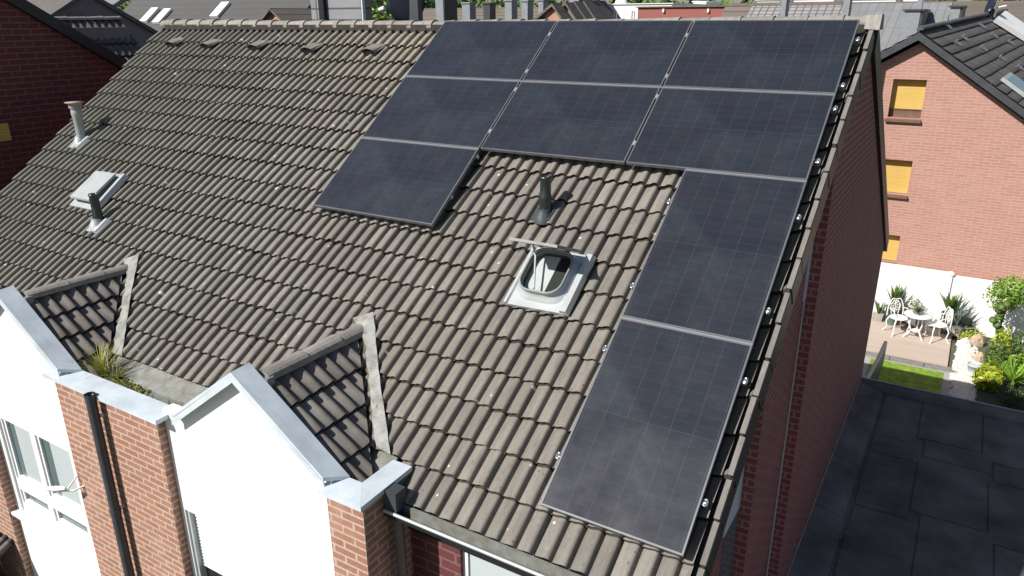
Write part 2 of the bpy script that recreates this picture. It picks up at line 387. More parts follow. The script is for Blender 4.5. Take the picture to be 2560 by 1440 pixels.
# vent tiles
for u, v in ((-5.66, .50), (-4.70, .53), (-3.52, .54), (-2.29, .58), (-1.06, .58)):
    b = MB(); w = .13; top = .075
    prof = [(-.5, .0), (-.42, .030), (-.2, .045), (0, .055), (.2, .045), (.42, .030), (.5, 0)]
    A = [R(u + x * .30, v - .24, HB + .035 + z * .3) for x, z in prof]; B = [R(u + x * .27, v + .02, HB + .108 + z * 1.2) for x, z in prof]
    A2 = [R(u + x * .30, v - .24, HB + .02 + z * .3) for x, z in prof]; B2 = [R(u + x * .27, v + .02, HB + .096 + z * 1.2) for x, z in prof]
    for i in range(6):
        b.hexa([A2[i], A2[i + 1], B2[i + 1], B2[i]], [A[i], A[i + 1], B[i + 1], B[i]])
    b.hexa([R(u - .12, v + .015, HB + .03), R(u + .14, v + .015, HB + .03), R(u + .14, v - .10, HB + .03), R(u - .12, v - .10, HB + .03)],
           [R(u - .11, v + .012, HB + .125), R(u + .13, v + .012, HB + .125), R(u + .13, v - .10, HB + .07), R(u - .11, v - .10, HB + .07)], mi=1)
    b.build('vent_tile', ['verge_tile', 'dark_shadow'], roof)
# verge tiles on the right edge
def verge(parent, name='verge_tiles'):
    b = MB(); fl_ = MB()
    rg = random.Random(9)
    for r in range(18):
        v1 = lipv - (17 - r) * .342 + rg.gauss(0, .004); v0 = v1 - .342 + (.016 if r % 5 else .03); j = rg.gauss(0, .004)
        if v0 < -.1: v0 = -.1
        b.hexa([R(5.425 + j, v0, HB), R(5.425 + j, v1, HB + .01), R(5.47 + j, v1, HB + .01), R(5.47 + j, v0, HB)],
               [R(5.427 + j, v0, -.085), R(5.427 + j, v1, -.068), R(5.468 + j, v1, -.068), R(5.468 + j, v0, -.085)])
        if r in (2, 5, 9, 12, 14): b.hexa([R(5.395 + j, v1 - .035, HB), R(5.395 + j, v1, HB + .01), R(5.424 + j, v1, HB + .01), R(5.424 + j, v1 - .05, HB)],
               [R(5.40 + j, v1 - .03, -.105), R(5.40 + j, v1, -.10), R(5.424 + j, v1, -.07), R(5.424 + j, v1 - .05, -.074)])
        fl_.hexa([R(5.452 + j, v0, HB - .13), R(5.452 + j, v1, HB - .12), R(5.474 + j, v1, HB - .12), R(5.474 + j, v0, HB - .13)],
               [R(5.452 + j, v0, -.090), R(5.452 + j, v1, -.073), R(5.474 + j, v1, -.075), R(5.474 + j, v0, -.092)])
    fl_.build('verge_flange', 'black_metal', parent)
    o = b.build(name, 'verge_tile', parent)
    o.data.attributes.new('tint', 'FLOAT', 'FACE').data.foreach_set('value', [.2 + .5 * ((i // 18) * 7 % 5) / 5 for i in range(len(o.data.polygons))])
    return o
verge(roof)
vb = MB(); vb.slab([R(5.36, -.1, HB - .05), R(5.36, 6.15, HB - .05), R(5.462, 6.15, HB - .05), R(5.462, -.1, HB - .05)], .17)
vb.build('barge_board', 'black_metal', house)
# left verge tiles + board
lb = MB(); lb.slab([R(-6.58, -.1, HB - .01), R(-6.58, 5.84, HB - .01), R(-6.50, 5.84, HB - .01), R(-6.5, -.1, HB - .01)], .2); lb.build('left_barge_board', 'black_metal', house)
# rear slope (31 degrees) down to the rear eave
rr_ = MB(); REY, REZ = 7.05, -4.13
y0 = RZ.y + .05; z0 = RZ.z - .06
rr_.hexa([(XL, y0, z0 - .1), (5.38, y0, z0 - .1), (5.38, REY, REZ - .1), (XL, REY, REZ - .1)], [(XL, y0, z0), (5.38, y0, z0), (5.38, REY, REZ), (XL, REY, REZ)])
rr_.build('rear_roof', 'flat_tile', house)
rv = MB(); rv.hexa([(5.38, y0, z0 - .24), (5.485, y0, z0 - .24), (5.485, REY, REZ - .24), (5.38, REY, REZ - .24)], [(5.38, y0, z0 + .05), (5.485, y0, z0 + .05), (5.485, REY, REZ + .05), (5.38, REY, REZ + .05)])
rv.build('rear_verge', 'black_metal', house)
# gable wall, stepped in plan; polygons in the Y-Z plane
def roofz(y): return (-(-y) * ST / CT if False else (y * ST / CT if y < .1 else z0 - .12 - (y - y0) * (z0 - REZ) / (REY - y0)))
def zf(y):   # underside of the front slope
    return y * math.tan(TH) + (HB - .08) / CT
def zr(y): return z0 - .1 - (y - y0) * (z0 - REZ) / (REY - y0)
gw = MB()
yap = .2
def wall(x0, x1, ya, yb):
    ys = [ya] + ([yap] if ya < yap < yb else []) + [yb]
    top = [(y, zf(y) if y <= yap else zr(y)) for y in ys]
    poly = [(x1, ya, GZ), (x1, yb, GZ)] + [(x1, y, z) for y, z in top[::-1]]
    gw.prism(poly, (x0 - x1, 0, 0))
wall(5.14, 5.44, -1.05, 6.72)
wall(5.02, 5.32, -2.50, -1.052)
wall(4.90, 5.20, -4.70, -2.502)
gable = gw.build('gable_wall', 'gable_brick', house)
st = MB(); st.box((5.321, -1.075, GZ), (5.332, -1.052, -2.6)); st.box((5.321, -1.17, -2.75), (5.335, -1.052, -1.60)); st.build('pale_joint_strip', 'blue_white', gable)
sw = MB(); sw.box((5.201, -3.05, -4.50), (5.212, -2.504, -2.6)); sw.build('shutter_panel', 'blue_white', gable)
sw = MB(); sw.box((5.201, -3.0, -7.4), (5.209, -2.504, -4.501)); sw.build('window_pane', 'window_glass', gable)
# left gable + rear wall + front wall
o_ = MB(); o_.prism([(-6.45, -4.7, GZ), (-6.45, 6.7, GZ), (-6.45, 6.7, zr(6.7)), (-6.45, yap, zr(yap)), (-6.45, -4.7, zf(-4.7))], (.3, 0, 0)); o_.box((-6.15, 6.4, GZ), (5.14, 6.7, -4.2))
o_.build('rear_walls', 'gable_brick', house)
fw = MB()
WX0, WX1, WZ0, WZ1 = 3.41, 4.35, -5.6, -4.22
fw.box((2.87, -4.70, GZ), (WX0, -4.45, -3.86)); fw.box((WX1, -4.70, GZ), (4.90, -4.45, -3.86)); fw.box((WX0, -4.70, WZ1), (WX1, -4.45, -3.86)); fw.box((WX0, -4.7, GZ), (WX1, -4.45, WZ0))
fwo = fw.build('front_wall', 'dark_brick', house); fb0 = MB(); fb0.box((2.872, -4.72, -4.215), (4.90, -4.701, -3.885)); fb0.build('eave_shade_band', 'black_metal', house)  # dark brick and black band stand in for the shade under the eave
wf = MB()
for a, b in (((WX0, -4.66, WZ0), (WX0 + .05, -4.6, WZ1)), ((WX1 - .05, -4.66, WZ0), (WX1, -4.6, WZ1)), ((WX0, -4.66, WZ1 - .05), (WX1, -4.6, WZ1)), ((WX0, -4.66, WZ0), (WX1, -4.6, WZ0 + .05))): wf.box(a, b)
w_ = wf.build('window', 'white_plastic', house); pn = MB(); pn.box((WX0 + .05, -4.64, WZ0 + .05), (WX1 - .05, -4.62, WZ1 - .05)); pn.build('pane', 'pale_blind', w_)
sf = MB(); sf.box((2.87, -4.90, -3.88), (5.40, -4.45, -3.84)); sf.build('soffit', 'black_metal', house)
# gutter
gt = MB(); gx0, gx1 = 2.90, 5.42
GOFF = 0
gt.box((gx0, -4.925, -3.94), (gx1, -4.905, -3.795)); gt.hexa([(gx0, -5.040, -3.855), (gx1, -5.040, -3.855), (gx1, -4.925, -3.94), (gx0, -4.925, -3.94)], [(gx0, -5.040, -3.845), (gx1, -5.040, -3.845), (gx1, -4.925, -3.925), (gx0, -4.925, -3.925)]); gt.box((gx0, -5.040, -3.845), (gx1, -5.030, -3.81))
gt.box((gx1 - .01, -5.03, -3.85), (gx1, -4.93, -3.80))
gut = gt.build('gutter', 'weathered_zinc', house)
ge = MB(); ge.prism([(gx0, -5.052, -3.822), (gx0, -5.052, -3.855), (gx0, -4.90, -3.965), (gx0, -4.90, -3.946), (gx0, -5.046, -3.946), (gx0, -5.046, -3.822)][:4] + [(gx0, -5.046, -3.822)], (gx1 - gx0, 0, 0)); ge.build('gutter_outside', 'black_metal', gut)  # black skin painted in place of the gutter's shaded underside
ge = MB(); ge.tube([(gx0, -5.048, -3.805), (gx1, -5.048, -3.805)], .015, 10); ge.build('gutter_bead', 'zinc_new', gut)
dp = MB(); dp.tube([(2.97, -4.97, -3.90), (2.965, -4.95, -4.1), (2.96, -4.93, GZ)], .042, 14); dp.build('downpipe', 'pipe_brown', house)
hp = MB(); hp.box((2.90, -5.03, -3.80), (3.02, -4.90, -3.62)); hp.build('hopper', 'anthracite', house)
# ---- brick piers with zinc copings
def pier(x0, x1, label, ret=False):
    b = MB(); b.box((x0, -5.26, GZ), (x1, -5.07, -3.66))
    if ret: b.box((x1 - .18, -5.069, GZ), (x1, -4.60, -3.66))
    p_ = b.build('brick_pier', 'pier_brick', house)
    if label: p_['label'] = label
    return p_
p1 = pier(-1.62, .19, 'wide sunlit brick pier between the two white gables')
p2 = pier(2.47, 2.87, 'narrow brick pier at the right corner of the front', True)
p0 = pier(-5.6, -3.72, 'brick pier left of the tall window')
def coping(polys, parent, t=.045):
    b = MB()
    for q in polys:
        b.hexa([(x, y, z - t) for x, y, z in q], q)
    return b.build('coping', 'zinc_coping', parent)
zc = -3.60
coping([[(-1.76, -5.31, zc - .012), (.27, -5.31, zc - .012), (.27, -5.05, zc), (-1.9, -5.05, zc)]], p1)
coping([[(2.42, -5.31, zc - .012), (2.90, -5.31, zc - .012), (2.69, -5.06, zc), (2.42, -5.06, zc)], [(2.901, -5.31, zc - .012), (2.90, -4.66, zc), (2.69, -4.66, zc), (2.691, -5.06, zc)]], p2)
coping([[(-5.6, -5.31, zc), (-3.66, -5.31, zc), (-3.66, -5.05, zc), (-5.6, -5.05, zc)]], p0)
# ---- white dormer gables
def dormer(cx, x0, x1, kind, label):
    xa, za = cx - .1, -2.80      # coping apex
    hw, sl = 1.0, .72
    Yf = -5.17
    b = MB()
    wz1 = -4.73 if kind == 'window' else -4.72
    wz0 = -6.22 if kind == 'window' else -6.6
    # facade above, around the opening
    zb = za - .045
    b.prism([(x0, Yf, wz1), (x1, Yf, wz1), (x1, Yf, za - .76), (xa + hw, Yf, za - sl - .04), (xa, Yf, zb), (xa - hw, Yf, za - sl - .04), (x0, Yf, za - .76)], (0, .12, 0))
    b.box((x0, Yf, wz0 - 2.8), (x1, Yf + .12, wz0))
    if kind == 'shutter': b.box((x0, Yf, wz0), (x0 + .06, Yf + .12, wz1)); b.box((x1 - .06, Yf, wz0), (x1, Yf + .12, wz1))
    else: b.box((x1 - .05, Yf, wz0), (x1, Yf + .12, wz1))
    d = b.build('dormer', 'white_render', house); d['label'] = label
    # coping band, front edge lower than the back one
    c = MB(); ya, yb = -5.26, -5.055
    for sg in (-1, 1):
        e = xa + sg * hw
        lo = [(xa, ya, za - .012), (e, ya, za - sl), (e + sg * .10, yb, za - sl - .07), (xa, yb, za + .0)]
        c.hexa([(x, y, z - .035) for x, y, z in lo], lo)
        c.hexa([(xa, ya, za - .11), (e, ya, za - sl - .11), (e, ya + .012, za - sl - .11), (xa, ya + .012, za - .11)], [(xa, ya, za - .045), (e, ya, za - sl - .045), (e, ya + .012, za - sl - .045), (xa, ya + .012, za - .045)])
        c.hexa([(xa, yb - .012, za - .15), (e + sg * .1, yb - .012, za - sl - .22), (e + sg * .1, yb, za - sl - .22), (xa, yb, za - .15)],
               [(xa, yb - .012, za - .033), (e + sg * .1, yb - .012, za - sl - .103), (e + sg * .1, yb, za - sl - .103), (xa, yb, za - .033)])
    c.build('coping', 'zinc_coping', d)
    # tiled slopes
    rz = -2.965
    for sg in (-1, 1):
        V = Vector((sg * math.cos(.622), 0, -math.sin(.622)))
        yv = -3.72
        # valley plane keeps the dormer side in front of the junction with the main slope
        co = Vector((cx, yv, rz)); no = Vector((sg * .703, .711, 0)).normalized()
        gap = .055
        tiles('roof_slope', 'dormer_tile', Vector((cx, -5.06, rz)) + V * .02, (0, 1, 0), V, range(0, 4), range(0, 5), tl=.335, parent=d,
              clip=[(co - no * gap, no)], seed=int(20 + cx * 3 + sg), uvo=(cx, sg))
        # boarding and apron under the tiles
        nb = MB(); W0 = Vector((cx, -5.05, rz - .05)); e = W0 + V * 1.42; e2 = Vector((cx, -3.85, rz - .05))
        nb.prism([W0, e, Vector((e.x, -4.80, e.z)), e2], (0, 0, -.05)); nb.build('boarding', 'dark_shadow', d)
    caps_row('ridge_tiles', 'ridge_tile', (cx, -4.98, rz + .025), (cx, -3.66, rz - .01), 3, .095, d, seed=int(8 + cx))
    zn = MB(); zn.box((cx - .10, -5.05, rz - .06), (cx + .10, -4.97, rz + .045)); zn.build('ridge_saddle', 'lead', d)
    # valley flashing on the visible side: ragged lead strip lying on the main tiles
    rg = random.Random(int(cx * 10) + 50)
    Rp = [(.06, 4.56), (.20, 4.73), (.30, 4.87), (.50, 5.13), (.74, 5.42), (.97, 5.69), (1.15, 5.91)]
    Lp = [(-.14, 4.68), (-.02, 4.76), (.17, 4.90), (.33, 5.10), (.52, 5.33), (.74, 5.62), (.99, 5.92)]
    def fine(P_, j_, h0, h1):
        o_ = []
        for a_, b_ in zip(P_, P_[1:]):
            for k in range(4):
                t_ = k / 4; o_.append(R(cx + a_[0] + (b_[0] - a_[0]) * t_ + rg.uniform(-j_, j_), a_[1] + (b_[1] - a_[1]) * t_ + rg.uniform(-j_, j_), rg.uniform(h0, h1)))
        return o_
    def ribbon(A_, B_, mat, nm):
        f = MB()
        for i in range(len(A_) - 1): f.hexa([p_ - Vector((0, 0, .008)) for p_ in (A_[i], A_[i + 1], B_[i + 1], B_[i])], [A_[i], A_[i + 1], B_[i + 1], B_[i]])
        f.build(nm, mat, d)
    RR, LL = fine(Rp, .003, -.106, -.104), fine(Lp, .013, -.110, -.106)
    ribbon(LL, RR, 'valley_lead', 'valley_flashing')
    ribbon([p_ + Vector((-.10, .045, -.03)) for p_ in LL], [p_ + Vector((.03, .0, -.009)) for p_ in LL], 'debris_and_gap', 'valley_gap_shade')  # dark strip standing in for the shaded gap along the dormer edge
    # window
    wf = MB(); yw = Yf + .045; yb2 = Yf + .12
    def fb(a0, b0, z_0, z_1, y=yw, y2=yb2): wf.box((a0, y, z_0), (b0, y2, z_1))
    if kind == 'shutter':
        s_ = MB(); z = wz1; zz = -5.47; n_ = 18
        for i in range(n_):
            za_ = z - (z - zz) * i / n_; zb_ = z - (z - zz) * (i + 1) / n_
            s_.add([(x0 + .10, yw + .03, za_), (x1 - .10, yw + .03, za_), (x1 - .10, yw + .018, (za_ + zb_) / 2), (x0 + .10, yw + .018, (za_ + zb_) / 2), (x0 + .10, yw + .03, zb_), (x1 - .10, yw + .03, zb_)], [(0, 3, 2, 1), (3, 4, 5, 2)])
        s_.build('roller_shutter', 'white_plastic', d)
        fb(x0 + .06, x0 + .10, wz0, wz1, Yf + .02); fb(x1 - .10, x1 - .06, wz0, wz1, Yf + .02); fb(x0 + .1, x1 - .1, wz0, wz0 + .06); fb((x0 + x1) / 2 - .04, (x0 + x1) / 2 + .04, wz0, -5.47)
        wf.build('window_frame', 'grey_plastic', d)
        g_ = MB(); g_.box((x0 + .1, yw + .05, wz0), (x1 - .1, yw + .06, -5.46)); g_.build('pane', 'dark_window', d)
    else:
        fb(x0, x0 + .13, wz0, wz1, Yf + .02); fb(x0 + .13, x0 + .17, wz0, wz1)
        xm = [(x0 + .17, x0 + .85), (x0 + .97, x1 - .36), (x1 - .24, x1 - .05)]
        # mullions
        fb(xm[0][1], xm[1][0], wz0, wz1); fb(xm[1][1], xm[2][0], wz0, wz1)
        fb(x0 + .17, x1 - .05, -5.86, -5.70, yw - .004, yb2 - .004); fb(x0 + .17, x1 - .05, wz0, -6.08, yw - .004, yb2 - .004)
        wf.build('window_frame', 'white_plastic', d)
        for (a0, b0) in xm:
            for (c0, c1) in ((-5.70, wz1), (-6.08, -5.86)):
                s_ = MB()
                if b0 - a0 > .25:
                    t_ = .05
                    for q in (((a0, c0), (a0 + t_, c1)), ((b0 - t_, c0), (b0, c1)), ((a0 + t_, c0), (b0 - t_, c0 + t_)), ((a0 + t_, c1 - t_ * .3), (b0 - t_, c1))): s_.box((q[0][0], yw + .02, q[0][1]), (q[1][0], yw + .07, q[1][1]))
                    s_.build('sash', 'white_plastic', d); s_ = MB()
                s_.box((a0, yw + .05, c0), (b0, yw + .058, c1)); s_.build('pane', 'window_glass', d)
                if b0 - a0 > .25 and c1 == wz1:
                    s_ = MB(); s_.box((a0 + (b0 - a0) * .30, yw + .046, c0 + .05), (b0 - .05, yw + .049, c1)); s_.build('blind', 'pale_blind', d)
        sl_ = MB(); sl_.box((x0 - .04, Yf - .07, wz0 - .05), (x1 - .0, Yf + .05, wz0 - .005)); sl_.build('sill', 'white_plastic', d)
    return d
tile_mat('dormer_tile', (.20, .185, .17), (.08, .07, .06), (.17, .14, .125), False)
dA = dormer(1.55, .19, 2.47, 'shutter', 'right white gable with its roller shutter partly down')
dB = dormer(-2.40, -3.72, -1.62, 'window', 'left white gable above the tall window')
# flat trough behind the wide pier
tr = MB(); tr.box((-1.75, -5.06, -3.82), (.80, -4.60, -3.735)); tr.build('lead_trough', 'weathered_zinc', house)
tr = MB(); tr.box((2.35, -5.06, -3.82), (2.685, -4.62, -3.70)); tr.build('lead_trough', 'weathered_zinc', house)
tf = MB(); tf.slab([(-1.6, -4.82, -3.725), (.85, -4.82, -3.725), (.85, -4.56, -3.615), (-1.6, -4.56, -3.615)], .03); tf.build('eave_flashing', 'weathered_zinc', house); tf = MB(); tf.slab([(2.3, -4.80, -3.695), (2.688, -4.80, -3.695), (2.688, -4.54, -3.60), (2.3, -4.54, -3.60)], .03); tf.build('eave_flashing', 'weathered_zinc', house)
# ---- vents and skylights of the house
def vent_pipe(u, v, prof, mats, plate, label, capm=None):
    b = MB(); c = R(u, v, HB); b.lathe(c, prof, 18)
    o = b.build('vent_pipe', mats, house); o['label'] = label
    b = MB(); (ua, va), (ub, vb_) = plate
    b.hexa([R(ua, vb_, HB + .03), R(ub, vb_, HB + .03), R(ub, va, HB + .015), R(ua, va, HB + .015)], [R(ua, vb_, HB + .062), R(ub, vb_, HB + .062), R(ub, va, HB + .045), R(ua, va, HB + .045)])
    m_ = (ua + ub) / 2
    b.hexa([R(m_ + .02, vb_ - .002, HB + .06), R(ub - .005, vb_ - .002, HB + .06), R(ub - .005, va + .03, HB + .045), R(m_ + .04, va + .03, HB + .045)],
           [R(m_ + .04, vb_ - .004, HB + .085), R(ub - .02, vb_ - .004, HB + .085), R(ub - .02, va + .04, HB + .07), R(m_ + .06, va + .04, HB + .07)])
    b.lathe(R(u, v, HB + .05) - Vector((0, 0, .06)), [(.11, 0), (.10, .06), (.07, .11), (.066, .14)], 18)
    b.build('base_flashing', capm or 'zinc_new', o); return o
vent_pipe(2.90, 3.02, [(.062, 0), (.062, .20), (.066, .21), (.066, .25), (.058, .27), (.056, .42), (.062, .43), (.062, .455), (.050, .455), (.048, .40)], 'pipe_green',
          ((2.77, 2.80), (3.01, 3.09)), 'dark green pipe between the panels and the open hatch', 'pipe_dark')
vent_pipe(-3.63, 4.26, [(.066, 0), (.066, .22), (.06, .24), (.06, .43), (.068, .44), (.068, .465), (.054, .465), (.052, .42)], 'pipe_green',
          ((-3.74, 4.11), (-3.47, 4.40)), 'black pipe below the small closed skylight')
o = vent_pipe(-5.72, 2.84, [(.065, 0), (.072, .42), (.082, .44), (.082, .50), (.078, .51), (.078, .55)], 'pipe_grey',
          ((-5.87, 2.70), (-5.56, 3.01)), 'grey flue near the left edge with a flat mushroom cap')
b = MB(); b.lathe(R(-5.72, 2.84, HB) + Vector((0, 0, .55)), [(.095, 0), (.10, .05), (.10, .07), (.145, .085), (.145, .095), (.02, .105)], 20); b.build('cap', 'rust', o)
# open roof hatch
ha = MB()
ha.hexa([R(2.98, 4.14, HB + .03), R(3.66, 4.12, HB + .03), R(3.66, 3.43, HB + .02), R(2.98, 3.43, HB + .02)], [R(2.98, 4.14, HB + .065), R(3.66, 4.12, HB + .065), R(3.66, 3.43, HB + .055), R(2.98, 3.43, HB + .055)])
ha.hexa([R(3.57, 4.12, HB + .06), R(3.665, 4.12, HB + .06), R(3.665, 3.44, HB + .05), R(3.57, 3.44, HB + .05)], [R(3.585, 4.12, HB + .105), R(3.645, 4.12, HB + .105), R(3.645, 3.44, HB + .10), R(3.585, 3.44, HB + .10)])
ha.hexa([R(2.98, 4.14, HB + .06), R(3.02, 4.14, HB + .06), R(3.02, 3.44, HB + .05), R(2.98, 3.44, HB + .05)], [R(2.985, 4.14, HB + .09), R(3.01, 4.14, HB + .09), R(3.01, 3.44, HB + .08), R(2.985, 3.44, HB + .08)])
hatch = ha.build('roof_hatch', 'zinc_new', house); hatch['label'] = 'open roof hatch with its lid raised'
def rrect(cx, cv, w, hgt, rad, h, n=6):
    pts = []
    for qx, qy, a0 in ((1, 1, 0), (-1, 1, 90), (-1, -1, 180), (1, -1, 270)):
        for i in range(n + 1):
            a = math.radians(a0 + 90 * i / n); pts.append(R(cx + qx * (w / 2 - rad) + rad * math.cos(a), cv + (qy * (hgt / 2 - rad) + rad * math.sin(a)), h))
    return pts
def loop_loft(loops, mat, name, parent, cap=False, mi=0):
    b = MB(); n = len(loops[0])
    b.add([p_ for l in loops for p_ in l], [(i * n + k, i * n + (k + 1) % n, (i + 1) * n + (k + 1) % n, (i + 1) * n + k) for i in range(len(loops) - 1) for k in range(n)], True)
    if cap: b.add(loops[-1], [tuple(range(n))])
    return b.build(name, mat, parent)
hcx, hcv = 3.305, 3.76
loop_loft([rrect(hcx, hcv, .56, .60, .17, HB + .06), rrect(hcx, hcv, .50, .54, .15, HB + .10), rrect(hcx, hcv, .45, .50, .14, HB + .115), rrect(hcx, hcv, .44, .49, .14, HB + .165)], 'zinc_new', 'upstand', hatch)
loop_loft([rrect(hcx, hcv, .46, .51, .14, HB + .155), rrect(hcx, hcv, .462, .512, .14, HB + .18), rrect(hcx, hcv, .44, .49, .135, HB + .185), rrect(hcx, hcv, .425, .475, .13, HB + .178), rrect(hcx, hcv, .42, .47, .13, HB + .13)], 'rim_grey', 'rim', hatch)
loop_loft([rrect(hcx, hcv, .422, .472, .13, HB + .165), rrect(hcx, hcv, .42, .47, .12, HB - .12)], 'anthracite', 'shaft', hatch)
fl = MB(); fl.slab([R(hcx - .21, hcv + .235, HB + .075), R(hcx + .03, hcv + .235, HB + .075), R(hcx + .03, hcv - .235, HB + .075), R(hcx - .21, hcv - .235, HB + .075)], .01); fl.build('inner_shutter', 'grey_plastic', hatch)
fl = MB(); fl.slab([R(hcx + .032, hcv + .235, HB + .072), R(hcx + .212, hcv + .235, HB + .072), R(hcx + .212, hcv - .235, HB + .072), R(hcx + .032, hcv - .235, HB + .072)], .006); fl.build('glass', 'dark_shadow', hatch)  # dark sheet painted for the shaded half inside the hatch, no pane
sh = MB(); 
# lid standing on its upper hinge, tilted towards the front
hl = R(0, hcv - .275, HB + .18); dv = Vector((0, -.94, .342))
def LP(x, d_, n_): nn = Vector((0, .342, .94)); return Vector((x, hl.y, hl.z)) + dv * d_ + nn * n_
ld = MB(); ld.hexa([LP(hcx - .25, 0, -.012), LP(hcx + .25, 0, -.012), LP(hcx + .25, .5, -.012), LP(hcx - .25, .5, -.012)], [LP(hcx - .25, 0, .014), LP(hcx + .25, 0, .014), LP(hcx + .25, .5, .014), LP(hcx - .25, .5, .014)])
ld.build('lid', 'lead', hatch)
pr = MB(); pr.tube([LP(hcx - .21, .1, -.01), R(hcx - .16, hcv - .12, HB + .2), R(hcx - .03, hcv + .22, HB + .17)], .010, 8); pr.build('prop', 'grey_plastic', hatch)
hatch.location = R(0, 0, .022)
# closed skylight on the left
sk = MB()
sk.hexa([R(-4.50, 4.07, HB + .03), R(-3.84, 4.07, HB + .03), R(-3.84, 3.38, HB + .02), R(-4.50, 3.38, HB + .02)], [R(-4.50, 4.07, HB + .065), R(-3.84, 4.07, HB + .065), R(-3.84, 3.38, HB + .055), R(-4.50, 3.38, HB + .055)])
sk.hexa([R(-3.92, 4.06, HB + .05), R(-3.83, 4.06, HB + .05), R(-3.83, 3.39, HB + .05), R(-3.92, 3.39, HB + .05)], [R(-3.905, 4.06, HB + .10), R(-3.85, 4.06, HB + .10), R(-3.85, 3.39, HB + .10), R(-3.905, 3.39, HB + .10)])
sky_o = sk.build('skylight', 'zinc_new', house); sky_o['label'] = 'small closed skylight at the left'; sky_o.location = R(0, 0, .02)
b = MB(); b.hexa([R(-4.42, 3.97, HB + .06), R(-3.98, 3.97, HB + .06), R(-3.98, 3.46, HB + .05), R(-4.42, 3.46, HB + .05)], [R(-4.42, 3.97, HB + .15), R(-3.98, 3.97, HB + .15), R(-3.98, 3.46, HB + .12), R(-4.42, 3.46, HB + .12)]); b.build('kerb', 'anthracite', sky_o)
b = MB(); b.hexa([R(-4.45, 4.0, HB + .15), R(-3.96, 4.0, HB + .15), R(-3.96, 3.44, HB + .12), R(-4.45, 3.44, HB + .12)], [R(-4.44, 3.99, HB + .175), R(-3.97, 3.99, HB + .175), R(-3.97, 3.45, HB + .145), R(-4.44, 3.45, HB + .145)]); b.build('lid', 'zinc_new', sky_o)
# drainpipe standing in front of the wide pier, with brackets
b = MB(); dx, dy = -.77, -5.345
b.tube([(dx, dy, GZ), (dx, dy, -3.70), (dx, dy, -3.585)], [.052, .052, .056], 16, caps=False); b.tube([(dx, dy, -3.585), (dx, dy, -3.70), (dx, dy, -3.75)], [.047, .045, .001], 16, caps=False)
b.lathe((dx, dy, -5.05), [(.058, 0), (.058, .05)], 16)
b.lathe((dx, dy, -6.4), [(.058, 0), (.058, .05)], 16)
dpp = b.build('downpipe', 'anthracite', house)
for z_ in (-5.02, -3.88): b = MB(); b.box((dx + .0, dy - .012, z_), (dx + .02, -5.26, z_ + .035)); b.build('bracket', 'white_iron', dpp)
# ================================================================== solar panels
def panel(w, h):
    fr = MB(); rim = .014; t_ = .035
    for a, b in (((-w/2, -h/2, -t_), (w/2, -h/2 + rim, 0)), ((-w/2, h/2 - rim, -t_), (w/2, h/2, 0)), ((-w/2, -h/2 + rim, -t_), (-w/2 + rim, h/2 - rim, 0)), ((w/2 - rim, -h/2 + rim, -t_), (w/2, h/2 - rim, 0))): fr.box(a, b)
    gl = MB(); gl.box((-w/2 + rim, -h/2 + rim, -t_ * .6), (w/2 - rim, h/2 - rim, -.003)); return fr, gl
PW, PH, PG = 1.762, 1.134, .02
nt2 = ['black', 'silver']
def make_panel(w, h, name='solar_panel'):
    root = bpy.data.objects.new(name, None); COL.objects.link(root)
    fr, gl = panel(w, h); fr.build('frame', 'panel_frame', root); gl.build('cell_glass', 'solar_cells', root)
    return root
plain('panel_frame', (.19, .195, .21), .4, .5, var=.05)
protoL = make_panel(PW, PH); protoP = make_panel(PH, PW)
for o in protoP.children:      # cells run the other way on upright panels
    if o.name.startswith('cell'):
        pass
cols3 = ['left', 'middle', 'right']
lab = {(0, 0): 'black solar panel in the top row beside the open tiles, leftmost', (1, 0): 'black solar panel in the middle of the top row under the ridge', (2, 0): 'black solar panel at the top right corner, next to the ridge end',
       (0, 1): 'black solar panel in the second row, bordering the open tiles on its left', (1, 1): 'black solar panel in the middle of the second row, above the green pipe', (2, 1): 'black solar panel at the right of the second row, above the upright panels',
       (0, 2): 'single black solar panel jutting down alone as a third row'}
usedL = False
for (i, j), l in lab.items():
    o = protoL if not usedL else copy_tree(protoL); usedL = True
    o.location = R(PW / 2 + i * (PW + PG), PH / 2 + j * (PH + PG), 0); o.rotation_euler = (TH, 0, 0); tag(o, l, 'solar panel', 'solar panels on the tiled roof')
for k, l in enumerate(('upright black solar panel beside the open roof hatch', 'lowest upright black solar panel, closest to the gutter')):
    o = protoP if k == 0 else copy_tree(protoP)
    o.location = R(3 * PW + 2 * PG - PH / 2, 2 * PH + 2 * PG + PW / 2 + k * (PW + PG), 0); o.rotation_euler = (TH, 0, 0); tag(o, l, 'solar panel', 'solar panels on the tiled roof')
